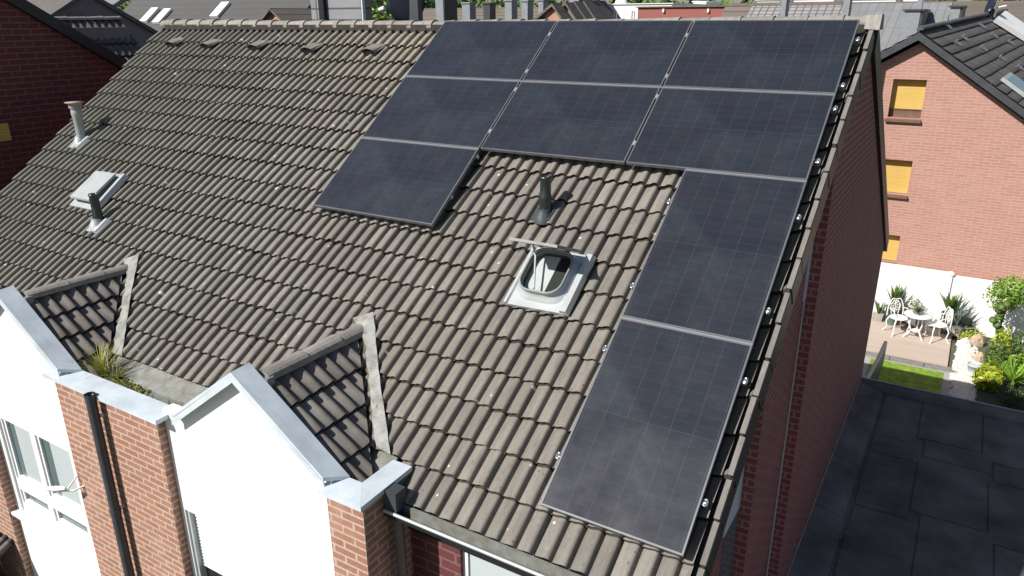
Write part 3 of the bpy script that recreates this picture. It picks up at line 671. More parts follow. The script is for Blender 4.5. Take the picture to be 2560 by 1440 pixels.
# rails
RX = 3 * PW + 2 * PG
def rail(u0, u1, v, label, mids=(), endl=True, endr=True):
    e = empty('mounting_rail', label, 'rail', 'mounting rails under the panels'); e.location = R(u0, v, -.075)
    def P(u, dv_, h): return R(u, v + dv_, h) - e.location
    b = MB(); b.hexa([P(u0, .018, -.085), P(u1, .018, -.085), P(u1, -.018, -.085), P(u0, -.018, -.085)], [P(u0, .018, -.04), P(u1, .018, -.04), P(u1, -.018, -.04), P(u0, -.018, -.04)]); b.build('profile', 'alu', e)
    for on, u, sg in ((endl, u0, -1), (endr, u1, 1)):
        if not on: continue
        b = MB(); Nn = R(0, 0, 1); c0 = P(u - sg * .012, 0, -.055)
        b.tube([P(u - sg * .04, 0, -.06), P(u - sg * .005, 0, -.055)], [.024, .024], 12)
        b.tube([P(u - sg * .010 + .024 * math.cos(a) * sg * .6, .026 * math.sin(a), -.035) for a in [math.radians(x) for x in range(-150, 151, 30)]], .0085, 8)
        b.build('end_clamp', 'steel', e)
    for u in mids:
        b = MB(); b.hexa([P(u - .009, .03, -.04), P(u + .009, .03, -.04), P(u + .009, -.03, -.04), P(u - .009, -.03, -.04)], [P(u - .014, .03, .004), P(u + .014, .03, .004), P(u + .014, -.03, .004), P(u - .014, -.03, .004)])
        b.build('mid_clamp', 'alu', e)
    return e
m1, m2 = PW + PG / 2, 2 * PW + 1.5 * PG
for v, l in ((.27, 'upper rail under the top row of panels, its clamp just below the ridge end'), (.97, 'lower rail under the top row of panels'), (1.30, 'upper rail under the second row of panels'), (2.01, 'lower rail under the second row of panels')):
    rail(.02, RX + .045, v, l, (m1, m2), endl=False)
rail(.02, PW + .01, 2.37, 'upper rail under the single third-row panel', endl=False); rail(.02, PW - .01, 2.99, 'lower rail under the single third-row panel', endl=False)
for v, l in ((2.70, 'rail under the top of the first upright panel'), (3.72, 'rail under the foot of the first upright panel, by the hatch'), (4.40, 'rail under the top of the lowest upright panel'), (5.43, 'lowest rail, under the foot of the lowest upright panel')):
    rail(RX - PH - .045, RX + .035, v, l)
def joint(u0, u1, v, l):  # added strip; its pale line imitates the sunlit frame edge in the gap
    b = MB(); b.hexa([R(u0, v + .0085, -.06), R(u1, v + .0085, -.06), R(u1, v - .0085, -.06), R(u0, v - .0085, -.06)], [R(u0, v + .0085, -.004), R(u1, v + .0085, -.004), R(u1, v - .0085, -.004), R(u0, v - .0085, -.004)])
    tag(b.build('joint_light_strip', 'joint_strip'), l, 'rail', 'added pale strips in the joints between panel rows')
plain('joint_strip', (.22, .225, .25), .5, .3, var=.04)
joint(0, RX, PH + PG / 2, 'added thin grey strip in the joint below the top row of panels')
joint(0, PW, 2 * PH + 1.5 * PG, 'added thin grey strip above the single third-row panel')
joint(RX - PH, RX, 2 * PH + 1.5 * PG, 'added thin grey strip above the first upright panel')
joint(RX - PH, RX, 2 * PH + 2.5 * PG + PW, 'added pale strip between the two upright panels')
# ---- weeds, moss and litter behind the wide pier
def blades(b, c, n, L, w, spread=.5, seed=1, droop=.3, up=1., mi=0):
    rg = random.Random(seed); c = Vector(c)
    for i in range(n):
        a = rg.uniform(0, 2 * math.pi); s = rg.uniform(.1, 1) * spread; l = L * rg.uniform(.65, 1.1)
        d = Vector((math.cos(a), math.sin(a), 0)); sd = Vector((-d.y, d.x, 0)); pts = []
        for k in range(5):
            t_ = k / 4; o_ = d * (l * s * t_ * (1 + droop * t_)) + Vector((0, 0, l * up * (t_ - droop * s * t_ * t_)))
            ww = w * (1 - t_) ** .7 * (.5 + .5 * min(1, t_ * 4)) + w * .03
            pts += [c + o_ - sd * ww / 2, c + o_ + sd * ww / 2 , ]
        b.add(pts, [(2 * k, 2 * k + 1, 2 * k + 3, 2 * k + 2) for k in range(4)], mi=mi)
w_ = MB(); c0 = at(275, 905, -4.86)
blades(w_, (-1.38, -4.87, -3.72), 130, .40, .008, .75, 3, .5); blades(w_, (-1.27, -4.90, -3.72), 90, .26, .008, .95, 13, .6); blades(w_, (-1.12, -4.86, -3.72), 60, .18, .008, 1.1, 14, .6); tag(w_.build('grass_tuft', 'grass_blade'), 'yellow-green tuft of grass growing in the roof trough by the left gable', 'grass')
w_ = MB()
for x, dx_, h_ in ((-1.24, .05, .36), (-1.2, -.06, .42), (-1.17, .09, .30)):
    w_.tube([(x, -4.86, -3.72), (x + dx_ * .4, -4.86, -3.72 + h_ * .5), (x + dx_, -4.84, -3.72 + h_)], [.009, .007, .003], 6)
tag(w_.build('dry_weed', 'dry_stem'), 'leafless dry weed stalks standing beside the grass tuft', 'weed')
w_ = MB(); rg = random.Random(4)
for i in range(420):
    s = rg.random() ** 1.4; x = -1.55 + s * 1.0 + rg.gauss(0, .05); y = -4.86 + rg.gauss(0, .085); r = rg.uniform(.012, .04) * (1.2 - s * .6)
    if y < -5.02: y = -5.0
    w_.lathe((x, y, -3.735), [(r, 0), (r * .8, r * .6), (r * .3, r * .9)], 6)
tag(w_.build('moss', 'moss'), 'cushions of dark green moss in the trough', 'moss', kind='stuff')
w_ = MB()
for i in range(60):
    s = rg.random(); x = -.9 + s * 1.3; y = -4.9 + rg.gauss(0, .07); r = rg.uniform(.006, .02); w_.lathe((x, max(y, -5.02), -3.735), [(r, 0), (r * .7, .006), (r * .2, .01)], 5)
for i in range(150):
    x = rg.uniform(2.95, 5.35); r = rg.uniform(.006, .018); yy = rg.uniform(-5.015, -4.94); w_.lathe((x, yy, -3.842 - (yy + 5.04) * .70), [(r, 0), (r * .9, r * .5), (r * .3, r)], 6)
for i in range(40):
    x = rg.uniform(2.4, 2.66); r = rg.uniform(.01, .035); w_.lathe((x, rg.uniform(-4.95, -4.7), -3.70), [(r, 0), (r * .9, r * .7), (r * .3, r)], 6)
tag(w_.build('leaf_litter', 'debris_and_gap'), 'brown dirt and leaf litter lying in the gutter', 'litter', kind='stuff')
w_ = MB()
for i in range(70):
    s = rg.random(); a = Vector((-1.50 + .10 * s + rg.gauss(0, .02), -4.97 + s * .12, -3.70 + .17 * (1 - s))); w_.tube([a, a + Vector((.05 + rg.gauss(0, .02), rg.gauss(0, .02), -.12))], [.005, .003], 4)
tag(w_.build('matted_roots', 'fibre'), 'brown matted roots hanging over the last dormer tiles', 'roots')
# bracket lamp on the pier
la = empty('wall_lamp', 'white bracket lamp sticking out from the sunlit brick pier', 'lamp')
b = MB(); b.tube([(-1.52, -5.26, -5.02), (-1.55, -5.36, -5.03), (-1.72, -5.42, -5.06)], .012, 8); b.tube([(-1.60, -5.26, -4.90), (-1.60, -5.40, -5.0)], .010, 8); b.build('arm', 'white_iron', la)
b = MB(); b.tube([(-1.62, -5.41, -5.0), (-1.75, -5.44, -5.03), (-1.92, -5.47, -5.07)], [.018, .034, .024], 10); b.build('head', 'white_plastic', la)
recenter(la, (-1.55, -5.26, -5.0))
# porch roof tiles low at the far left
pt = empty('porch', 'small dark tiled porch roof low at the left beside the brick pier', 'porch')
tiles('roof', 'dark_tile', (-5.9, -5.3, -6.75), (1, 0, 0), (0, -.86, -.5), range(0, 5), range(0, 7), parent=pt, seed=3)
b = MB(); b.box((-5.9, -6.8, GZ), (-3.8, -5.27, -7.6)); b.build('wall', 'pier_brick', pt); recenter(pt, (-4.8, -6, GZ))
# ================================================================== flat roof on the right + its building
FZ = -7.02
fb_ = empty('flat_roofed_garage', 'long flat-roofed garage covered in black bitumen sheets beside the gable', 'garage')
b = MB(); b.box((5.45, -8, GZ), (14, 6.55, FZ - .05)); b.build('wall', 'pink_brick', fb_)
b = MB(); rg = random.Random(12)
ys = [-8, -4.6, -1.3, .6, 2.6, 4.5, 6.3]; k = 0
b.add([(5.45, -8, FZ - .045), (14, -8, FZ - .045), (14, 6.55, FZ - .045), (5.45, 6.55, FZ - .045)], [(0, 1, 2, 3)])
xs = [5.50, 5.95]
rows = [[5.95, 6.62, 7.62, 8.52, 9.6, 14], [5.95, 6.75, 7.78, 8.9, 10.1, 14], [5.95, 6.7, 7.72, 8.7, 9.9, 14], [5.95, 6.85, 7.8, 8.95, 10, 14], [5.95, 6.6, 7.6, 8.8, 10, 14], [5.95, 6.8, 7.9, 9, 14]]
yb_ = [6.28, 4.50, 3.86, 2.1, -.4, -4, -8]
for r, rw in enumerate(rows):
    for i in range(len(rw) - 1):
        off = rg.uniform(-.28, .28) if 0 < r < 5 else 0; z = FZ - .035 + rg.choice((.003, .006, .009)) + .004 * (i % 2)
        y1 = yb_[r] + (.25 * (i % 2) if 0 < r else 0); y0_ = yb_[r + 1] + (.25 * (i % 2) if r < 5 else 0)
        q = [(rw[i] + .014, y0_ + .014, z), (rw[i + 1] - .014, y0_ + .014, z + rg.uniform(-.003, .003)), (rw[i + 1] - .014, y1 - .014, z), (rw[i] + .014, y1 - .014, z + rg.uniform(-.003, .003))]
        b.hexa([(x, y, z_ - .012) for x, y, z_ in q], q)
# upstand against the house wall
for i, (ya_, yb2_) in enumerate(((-8, -3), (-3, -.5), (-.5, 1.6), (1.6, 3.2), (3.2, 4.5), (4.5, 6.3))):
    j = rg.uniform(-.02, .02); b.hexa([(5.46, ya_, FZ - .02), (5.90 + j, ya_, FZ - .02), (5.90 + j, yb2_ - .02, FZ - .02), (5.46, yb2_ - .02, FZ - .02)], [(5.46, ya_, FZ + .10), (5.80 + j, ya_, FZ + .02), (5.80 + j, yb2_ - .02, FZ + .02), (5.46, yb2_ - .02, FZ + .10)])
b.build('bitumen_sheets', 'bitumen', fb_)
b = MB(); b.hexa([(5.45, 6.30, FZ - .04), (14, 6.30, FZ - .04), (14, 6.56, FZ - .04), (5.45, 6.56, FZ - .04)], [(5.45, 6.36, FZ + .06), (14, 6.36, FZ + .06), (14, 6.55, FZ + .07), (5.45, 6.55, FZ + .07)]); b.build('parapet', 'bitumen', fb_)
b = MB(); b.box((5.45, 6.56, FZ - .10), (14, 6.575, FZ + .085)); b.build('edge_trim', 'zinc_new', fb_)
b = MB(); b.box((5.446, -8, FZ + .10), (5.458, 6.6, FZ + .13)); b.build('wall_trim', 'tan_stone', fb_)
recenter(fb_, (9, 0, GZ))
gv = MB(); rg = random.Random(5)
for i in range(420):
    s = rg.random(); gx = 5.55 + abs(rg.gauss(0, .16)) + .12 * s; gy = rg.choice((rg.gauss(.6, .7), rg.gauss(3.0, .5), rg.gauss(1.2, .9))); r = rg.uniform(.004, .012)
    gv.lathe((gx, gy, FZ + .0), [(r, 0), (r, r), (r * .4, r * 1.6)], 5)
tag(gv.build('gravel', 'kerb_stone'), 'loose grit scattered along the wall on the black flat roof', 'gravel', kind='stuff')
# ================================================================== neighbour, left
nl = empty('neighbour_house', 'dark red brick gable with a black verge at the upper left', 'house')
X0 = -8.0; sl = .652
zN = lambda y: .37 - (y + 1.5) * sl
yr, ye = -2.1, 5.5; zt = zN(yr)
yfr = -7.2
b = MB(); b.prism([(X0, yfr, GZ), (X0, ye, GZ), (X0, ye, zN(ye) - .12), (X0, yr, zt - .12), (X0, yfr, zt - (yr - yfr) * sl - .12)], (-9, 0, 0)); b.build('wall', 'dark_brick', nl)
b = MB()
for ya, za_, yb2, zb_ in ((yr, zt, ye, zN(ye)), (yr, zt, yfr - .3, zt - (yr - yfr + .3) * sl)):
    b.hexa([(X0 + .12, ya, za_ - .2), (X0 + .12, yb2, zb_ - .2), (X0 - .1, yb2, zb_ - .2), (X0 - .1, ya, za_ - .2)], [(X0 + .12, ya, za_ + .02), (X0 + .12, yb2, zb_ + .02), (X0 - .1, yb2, zb_ + .02), (X0 - .1, ya, za_ + .02)])
b.build('verge_board', 'black_metal', nl)
b = MB()
for ya, za_, yb2, zb_ in ((yr, zt, ye, zN(ye)), (yr, zt, yfr - .3, zt - (yr - yfr + .3) * sl)):
    b.hexa([(X0 + .05, ya, za_ - .1), (X0 + .05, yb2, zb_ - .1), (X0 - 9, yb2, zb_ - .1), (X0 - 9, ya, za_ - .1)], [(X0 + .05, ya, za_), (X0 + .05, yb2, zb_), (X0 - 9, yb2, zb_), (X0 - 9, ya, za_)])
b.build('roof', 'dark_tile', nl)
b = MB(); w0 = atx(0, 312, X0); b.box((X0 + .0, w0.y - .25, w0.z - .28), (X0 + .03, w0.y + .12, w0.z + .02)); tag(b.build('shutter', 'yellow_board', nl), 'yellow shutter at the photo edge')
# its rear dormer: tiled slope facing the camera side
dx_ = -9.3
b = MB(); b.prism([(dx_ - .9, -.6, -1.6), (dx_ - .9, 1.0, -1.6), (dx_ - .9, 1.0, -.1), (dx_ - .9, -.6, -.1)], (1.3, 0, 0)); dm = b.build('rear_dormer', 'dark_render', nl)
Vd = Vector((math.cos(.80), 0, -math.sin(.80)))
tiles('roof_slope', 'dark_tile', Vector((dx_, -.7, .03)), (0, 1, 0), Vd, range(0, 4), range(0, 6), parent=dm, seed=31, tl=.33)
caps_row('ridge_tiles', 'ridge_tile', (dx_, -.8, .05), (dx_, 1.08, .05), 5, .07, dm, seed=5)
b = MB(); b.prism([Vector((dx_, -.7, -.02)), Vector((dx_, 1.1, -.02)), Vector((dx_, 1.1, -.02)) + Vd * 1.3, Vector((dx_, -.7, -.02)) + Vd * 1.3], (0, 0, -.1)); b.build('boarding', 'dark_shadow', dm)
recenter(nl, (-11, 0, GZ))
# dark rendered gable behind it
dg = empty('grey_house', 'house with a dark grey rendered gable behind the left neighbour', 'house')
X1 = -14.5
A = atx(215, -12, X1); Bq = atx(390, 88, X1); s_ = (A.z - Bq.z) / (Bq.y - A.y)
b = MB(); b.prism([(X1, A.y - 1.7, GZ), (X1, A.y + 5, GZ), (X1, A.y + 5, A.z - 5 * s_), (X1, A.y, A.z), (X1, A.y - 1.7, A.z - 1.7 * s_)], (-3, 0, 0)); b.build('wall', 'dark_render', dg)
b = MB()
for sg, L_ in ((-1, 1.8), (1, 5.2)):
    b.hexa([(X1 + .1, A.y, A.z), (X1 + .1, A.y + sg * L_, A.z - L_ * s_), (X1 - 3, A.y + sg * L_, A.z - L_ * s_), (X1 - 3, A.y, A.z)], [(X1 + .1, A.y, A.z + .12), (X1 + .1, A.y + sg * L_, A.z - L_ * s_ + .12), (X1 - 3, A.y + sg * L_, A.z - L_ * s_ + .12), (X1 - 3, A.y, A.z + .12)])
b.build('roof', 'dark_tile', dg)
p_ = atx(170, 33, X1); q_ = atx(208, 50, X1); b = MB(); b.box((X1 + .001, p_.y, q_.z - .2), (X1 + .02, q_.y, p_.z)); b.build('window', 'dark_window', dg); recenter(dg, (X1, A.y, GZ))
lf = empty('brown_roofed_house', 'low house with a lit plank-like tiled roof at the top left', 'house')
Yk = 4.2; a0, a1, a2, a3 = at(60, -12, Yk + 3), at(190, -14, Yk + 3), at(160, 55, Yk), at(60, 40, Yk)
b = MB(); zz = max(a2.z, a3.z); b.hexa([(a3.x - 4, Yk, zz - .75), (a2.x, Yk, zz - .75), (a2.x, Yk + 4, zz + 1.5), (a3.x - 4, Yk + 4, zz + 1.5)], [(a3.x - 4, Yk, zz - .6), (a2.x, Yk, zz - .6), (a2.x, Yk + 4, zz + 1.65), (a3.x - 4, Yk + 4, zz + 1.65)]); b.build('roof', 'plank_clad', lf)
b = MB(); b.box((a3.x - 3.8, Yk + .3, GZ), (a2.x - .2, Yk + 4, zz - .6)); b.build('wall', 'dark_render', lf); recenter(lf, (a2.x, Yk, GZ))
# ================================================================== right neighbour
rn = empty('pink_brick_house', 'sunlit salmon brick house with yellow window blinds and dark flat-tiled roof', 'house')
Yg = 16.4
ap = at(2300, 108, Yg); le = at(2200, 160, Yg); re = at(2560, 300, Yg)
sL = (ap.z - le.z) / (ap.x - le.x); sR = (ap.z - re.z) / (re.x - ap.x)
xl_, xr_ = ap.x - 6, ap.x + 7.5
WIN = [(2240, 2318, 200, 298), (2204, 2282, 403, 488), (2180, 2251, 590, 657)]
wins = []
for (pa, pb, pt_, pb2) in WIN:
    A1 = at(pb, pt_, Yg); A2 = at(pb - 2, pb2, Yg); wins.append((A1.x - .88, A1.x, A2.z, A1.z))
b = MB(); zl = lambda x: (ap.z - (ap.x - x) * sL) if x < ap.x else (ap.z - (x - ap.x) * sR)
wx0 = min(w[0] for w in wins)
# wall as columns of quads around the openings, grouped by x-range
xsr = sorted({xl_, ap.x, xr_} | {w[0] for w in wins} | {w[1] for w in wins})
for i in range(len(xsr) - 1):
    xa_, xb_ = xsr[i], xsr[i + 1]; xm_ = (xa_ + xb_) / 2; z_ = GZ
    for w in sorted([w for w in wins if w[0] <= xm_ <= w[1]], key=lambda w: w[2]):
        b.add([(xa_, Yg, z_), (xb_, Yg, z_), (xb_, Yg, w[2]), (xa_, Yg, w[2])], [(0, 1, 2, 3)]); z_ = w[3]
    b.add([(xa_, Yg, z_), (xb_, Yg, z_), (xb_, Yg, zl(xb_)), (xa_, Yg, zl(xa_))], [(0, 1, 2, 3)])
for w in wins:   # reveals
    d_ = .26
    for q in (((w[0], Yg, w[2]), (w[0], Yg + d_, w[2]), (w[0], Yg + d_, w[3]), (w[0], Yg, w[3])), ((w[1], Yg, w[2]), (w[1], Yg, w[3]), (w[1], Yg + d_, w[3]), (w[1], Yg + d_, w[2])), ((w[0], Yg, w[3]), (w[0], Yg + d_, w[3]), (w[1], Yg + d_, w[3]), (w[1], Yg, w[3])), ((w[0], Yg, w[2]), (w[1], Yg, w[2]), (w[1], Yg + d_, w[2]), (w[0], Yg + d_, w[2]))): b.add(q, [(0, 1, 2, 3)])
b.prism([(xl_, Yg + .26, GZ), (xr_, Yg + .26, GZ), (xr_, Yg + .26, zl(xr_)), (ap.x, Yg + .26, ap.z), (xl_, Yg + .26, zl(xl_))], (0, 15.5, 0))
b.build('wall', 'pink_brick', rn)
for i, w in enumerate(wins):
    b = MB(); b.box((w[0], Yg + .23, w[2] + (.22 if i == 0 else .0)), (w[1], Yg + .259, w[3])); o = b.build('window_blind', 'yellow_board', rn)
    if i == 0: b = MB(); b.box((w[0], Yg + .225, w[2]), (w[1], Yg + .259, w[2] + .215)); b.box((w[0], Yg + .20, w[2] + .215), (w[1], Yg + .229, w[2] + .245)); b.build('window_frame', 'brown_sill', o)
    b = MB(); b.hexa([(w[0] - .06, Yg - .10, w[2] - .12), (w[1] + .03, Yg - .10, w[2] - .12), (w[1] + .03, Yg + .12, w[2] - .06), (w[0] - .06, Yg + .12, w[2] - .06)], [(w[0] - .06, Yg - .10, w[2] - .06), (w[1] + .03, Yg - .10, w[2] - .06), (w[1] + .03, Yg + .12, w[2] + .01), (w[0] - .06, Yg + .12, w[2] + .01)]); b.build('sill', 'brown_sill', o)
# roof: ridge climbs slightly away from the gable
rid0 = at(2300, 76, Yg - .3); dR = (at(2468, 38, Yg + 11.7) - rid0) / 12.; Lr = 17
oh = Vector((0, -.3, 0))
for sg, s_, xe in ((-1, sL, xl_), (1, sR, xr_)):
    b = MB(); A_ = rid0 + Vector((0, 0, -.05)); E_ = Vector((xe, rid0.y, rid0.z - abs(xe - rid0.x) * s_ - .05)); A2 = A_ + dR * Lr; E2 = E_ + dR * Lr
    b.hexa([A_ - Vector((0, 0, .15)), E_ - Vector((0, 0, .15)), E2 - Vector((0, 0, .15)), A2 - Vector((0, 0, .15))], [A_, E_, E2, A2]); b.build('roof_deck', 'black_metal', rn)
    # verge fascia
    b = MB(); b.hexa([A_ + Vector((0, -.03, -.21)), E_ + Vector((0, -.03, -.21)), E_ + Vector((0, 0, -.21)), A_ + Vector((0, 0, -.21))], [A_ + Vector((0, -.03, .0)), E_ + Vector((0, -.03, .0)), E_, A_]); b.build('fascia', 'anthracite', rn)
V_ = Vector((1, 0, -sR)).normalized()
rt = tiles('roof', 'flat_tile', rid0 + Vector((0, .05, -.03)), dR, V_, range(0, 23), range(0, 21), tw=.80, tl=.36, prof=FLAT, parent=rn, seed=8, lift=.035, uvo=(0, 0))
V2 = Vector((-1, 0, -sL)).normalized()
tiles('roof', 'flat_tile', rid0 + Vector((0, .05, -.03)), dR, V2, range(0, 12), range(0, 21), tw=.80, tl=.36, prof=FLAT, parent=rn, seed=9, lift=.035)
caps_row('ridge_tiles', 'dark_tile', rid0 + Vector((0, -.02, .03)), rid0 + dR * 17 + Vector((0, 0, .03)), 40, .10, rn, seed=3)
def on_rslope(px, py, lift=.02):
    n_ = V_.cross(dR).normalized(); n_ = -n_ if n_.z < 0 else n_; P0 = rid0 + n_ * lift; d = ray(px, py); return CAM + d * ((P0 - CAM).dot(n_) / d.dot(n_)), n_
for px, py in ((2363, 62), (2405, 92), (2388, 105), (2452, 118), (2498, 142), (2542, 165), (2447, 60), (2478, 85), (2520, 103)):
    q, n_ = on_rslope(px, py); b = MB(); w = (q - CAM).length * .0050
    b.prism([q - dR * w, q + dR * w, q + V_ * w * 1.6 + dR * .02, q + V_ * w * 1.6], n_ * .05 )
    b.prism([q - dR * w, q + dR * w, q + dR * w + V_ * .02, q - dR * w + V_ * .02], n_ * .09); b.build('snow_guard', 'alu', rn)
# pale parapet between the two halves, and the part beyond it
q4 = [on_rslope(a_, b_, 0.05)[0] for a_, b_ in ((2482, 54), (2506, 34), (2590, 92), (2590, 122))]
b = MB(); b.prism(q4, n_ * .16); b.build('parapet', 'white_render', rn)
q, n_ = on_rslope(2500, 200); b = MB(); b.prism([q, q + dR * 1.6, q + dR * 1.6 + V_ * .9, q + V_ * .9], n_ * .10); rw_ = b.build('skylight', 'zinc_new', rn)
b = MB(); q2 = q + n_ * .101 + dR * .1 + V_ * .12; b.prism([q2, q2 + dR * 1.4, q2 + dR * 1.4 + V_ * .65, q2 + V_ * .65], n_ * .02); b.build('pane', 'window_glass', rw_)
recenter(rn, (ap.x, Yg, GZ))
sd = empty('satellite_dish', 'dark dish seen edge-on above the right neighbour ridge', 'satellite dish', 'satellite dishes')
c = at(2478, 18, 28); b = MB(); b.tube([c + Vector((0, 0, -.55)), c + Vector((0, 0, -.1)), c], [.10, .16, .05], 10); b.build('mount', 'navy', sd)
b = MB(); b.lathe(c + Vector((0, 0, .1)), [(.02, -.10), (.25, -.05), (.42, .05), (.40, .06), (.2, -.02), (.02, -.05)], 18, ax=(-.9, -.3, .25)); b.build('dish', 'navy', sd)
b = MB(); b.tube([c + Vector((.15, 0, -.35)), c + Vector((.25, -.1, .0)), c + Vector((.5, 0, .05))], .03, 6); b.build('arm', 'white_iron', sd); recenter(sd, c - Vector((0, 0, .55)))
# ================================================================== garden
gr = MB(); z = GZ - .03
A_ = atz(2170, 905, GZ); 
PX0, PX1 = 4.6, 7.12
YF = atz(2300, 905, GZ).y; YBk = 15.85
def sheet(name, mat, x0, x1, y0, y1, z_): b = MB(); b.add([(x0, y0, z_), (x1, y0, z_), (x1, y1, z_), (x0, y1, z_)], [(0, 1, 2, 3)]); return tag(b.build(name, mat), kind='structure')
sheet('patio', 'patio', 4.6, 7.05, YF + .0, YBk, GZ)
sheet('lawn', 'lawn', 5.2, 6.98, 9.0, YF - .42, GZ + .004)
sheet('path', 'concrete', 5.0, 7.20, 8.0, YF - .01, GZ - .012)
sheet('garden_bed', 'ground', 7.2, 12, 8.0, YBk, GZ - .01)
kb = MB(); rg = random.Random(2)
for i in range(3): kb.box((4.8 + i * .85, YF - .32, GZ - .02), (5.63 + i * .85, YF - .02, GZ + .03))
tag(kb.build('kerb', 'kerb_stone'), kind='structure')
wl = empty('garden_wall', 'white rendered garden wall with a round-topped pillar behind the patio', 'wall')
zt_ = at(2205, 660, 15.9).z; xp = at(2380, 690, 15.9).x
b = MB(); b.box((3.5, 15.9, GZ), (xp, 16.1, zt_)); b.box((xp, 15.9, GZ), (xp + 4.5, 16.1, zt_ - .08)); b.build('wall', 'white_render', wl)
b = MB(); b.box((xp - .11, 15.84, GZ), (xp + .02, 15.9, zt_)); b.lathe((xp - .03, 15.9, zt_ - .02), [(.10, 0), (.09, .05), (.05, .09), (.005, .10)], 14); b.build('pillar', 'white_render', wl)
recenter(wl, (xp, 16, GZ))
# furniture
def chair(px, py, rz, label):
    r = empty('garden_chair', label, 'chair', 'white cast-iron chairs at the garden table'); c = atz(px, py, GZ + .002); r.location = (c.x, c.y, GZ + .002); r.rotation_euler = (0, 0, rz); return r
def chair_parts(r):
    K = 1.13
    b = MB(); b.lathe((0, 0, .43 * K), [(.20 * K, 0), (.225 * K, .012), (.225 * K, .028), (.20 * K, .035)], 18); b.build('seat', 'white_iron', r)
    for sx, sy in ((-1, -1), (1, -1), (-1, 1), (1, 1)):
        b = MB(); b.tube([(sx * .15 * K, sy * .15 * K, .44 * K), (sx * .21 * K, sy * .20 * K, .30 * K), (sx * .18 * K, sy * .17 * K, .12 * K), (sx * .25 * K, sy * .24 * K, 0)], [.022, .019, .016, .02], 8); b.build('leg', 'white_iron', r)
    b = MB(); pts = []
    for i in range(15):
        a = math.pi * i / 14; pts.append((.22 * K * math.cos(a), .20 * K + .05 * math.sin(a), .44 * K + (.46 + .03 * math.cos(6 * a)) * K * math.sin(a) ** .6))
    b.tube(pts, .017, 6)
    for i in range(9):
        a = 2 * math.pi * i / 9; ctr = Vector((.085 * K * math.cos(a), .235 * K, .68 * K + .12 * K * math.sin(a)))
        b.tube([ctr + Vector((.045 * math.cos(t_), .01, .05 * math.sin(t_))) for t_ in [k * math.pi / 4 for k in range(9)]], .011, 5)
    b.tube([(0, .235 * K, .46 * K), (0, .24 * K, .88 * K)], .012, 6); b.tube([(-.1, .22 * K, .47 * K), (-.16, .235 * K, .7 * K), (-.05, .24 * K, .86 * K)], .011, 6); b.tube([(.1, .22 * K, .47 * K), (.16, .235 * K, .7 * K), (.05, .24 * K, .86 * K)], .011, 6)
    b.tube([(-.19, .2, .66 * K), (-.25, .05, .68 * K), (-.22, -.1, .62 * K), (-.18, -.12, .46 * K)], .013, 6); b.tube([(.19, .2, .66 * K), (.25, .05, .68 * K), (.22, -.1, .62 * K), (.18, -.12, .46 * K)], .013, 6)
    b.build('backrest', 'white_iron', r)
c1 = chair(2240, 832, math.radians(35), 'white ornate cast-iron chair on the left of the round garden table'); chair_parts(c1)
c2 = copy_tree(c1); c2['label'] = 'white ornate cast-iron chair on the right of the round garden table, turned sideways'; q = atz(2337, 850, GZ + .002); c2.location = (q.x, q.y, GZ + .002); c2.rotation_euler = (0, 0, math.radians(-62))
tb = empty('garden_table', 'round white cast-iron table with three legs between two chairs', 'table'); tp = atz(2285, 843, GZ)
b = MB(); b.lathe((0, 0, .70), [(.36, 0), (.385, .01), (.385, .03), (.35, .04), (.02, .04)], 28); b.build('tabletop', 'white_iron', tb)
for k in range(3):
    a = math.radians(80 + 120 * k); d = Vector((math.cos(a), math.sin(a), 0)); b = MB(); b.tube([d * .16 + Vector((0, 0, .7)), d * .20 + Vector((0, 0, .45)), d * .13 + Vector((0, 0, .22)), d * .30], [.024, .02, .02, .028], 8); b.build('leg', 'white_iron', tb)
b = MB(); b.lathe((0, 0, .22), [(.14, 0), (.14, .012)], 14); b.build('shelf_ring', 'white_iron', tb)
tb.location = (tp.x, tp.y, GZ + .002)
# plants
def leafcloud(b, c, rad, n, size, seed, shell=.35, mi=0, zsq=1.):
    rg = random.Random(seed); c = Vector(c)
    lobes = [(Vector((rg.gauss(0, 1), rg.gauss(0, 1), rg.gauss(0, 1))).normalized(), rg.uniform(.75, 1.15)) for _ in range(14)]
    for i in range(n):
        d = Vector((rg.gauss(0, 1), rg.gauss(0, 1), rg.gauss(0, 1))).normalized()
        L = max(l[1] * (.62 + .38 * max(0, d.dot(l[0])) ** 4 / 1) for l in lobes)
        r = L * (1 - shell * rg.random() ** 1.6)
        p_ = c + Vector((d.x * rad[0], d.y * rad[1], d.z * rad[2])) * r
        nn = (d + Vector((rg.gauss(0, .6), rg.gauss(0, .6), rg.gauss(0, .6)))).normalized(); a = nn.orthogonal().normalized(); a = Matrix.Rotation(rg.uniform(0, 6.3), 3, nn) @ a; bb = nn.cross(a); s_ = size * rg.uniform(.6, 1.3)
        b.add([p_ - a * s_, p_ + bb * s_ * .45, p_ + a * s_, p_ - bb * s_ * .45], [(0, 1, 2, 3)], mi=mi)
def pot(b, c, r0, r1, h, square=False):
    c = Vector(c)
    if square: b.hexa([c + Vector((x * r0, y * r0, 0)) for x, y in ((-1,-1),(1,-1),(1,1),(-1,1))], [c + Vector((x * r1, y * r1, h)) for x, y in ((-1,-1),(1,-1),(1,1),(-1,1))])
    else: b.lathe(c, [(r0, 0), (r1, h), (r1 * 1.06, h), (r1 * 1.06, h + .03), (r1 * .9, h + .03), (r1 * .88, h - .02)], 18)
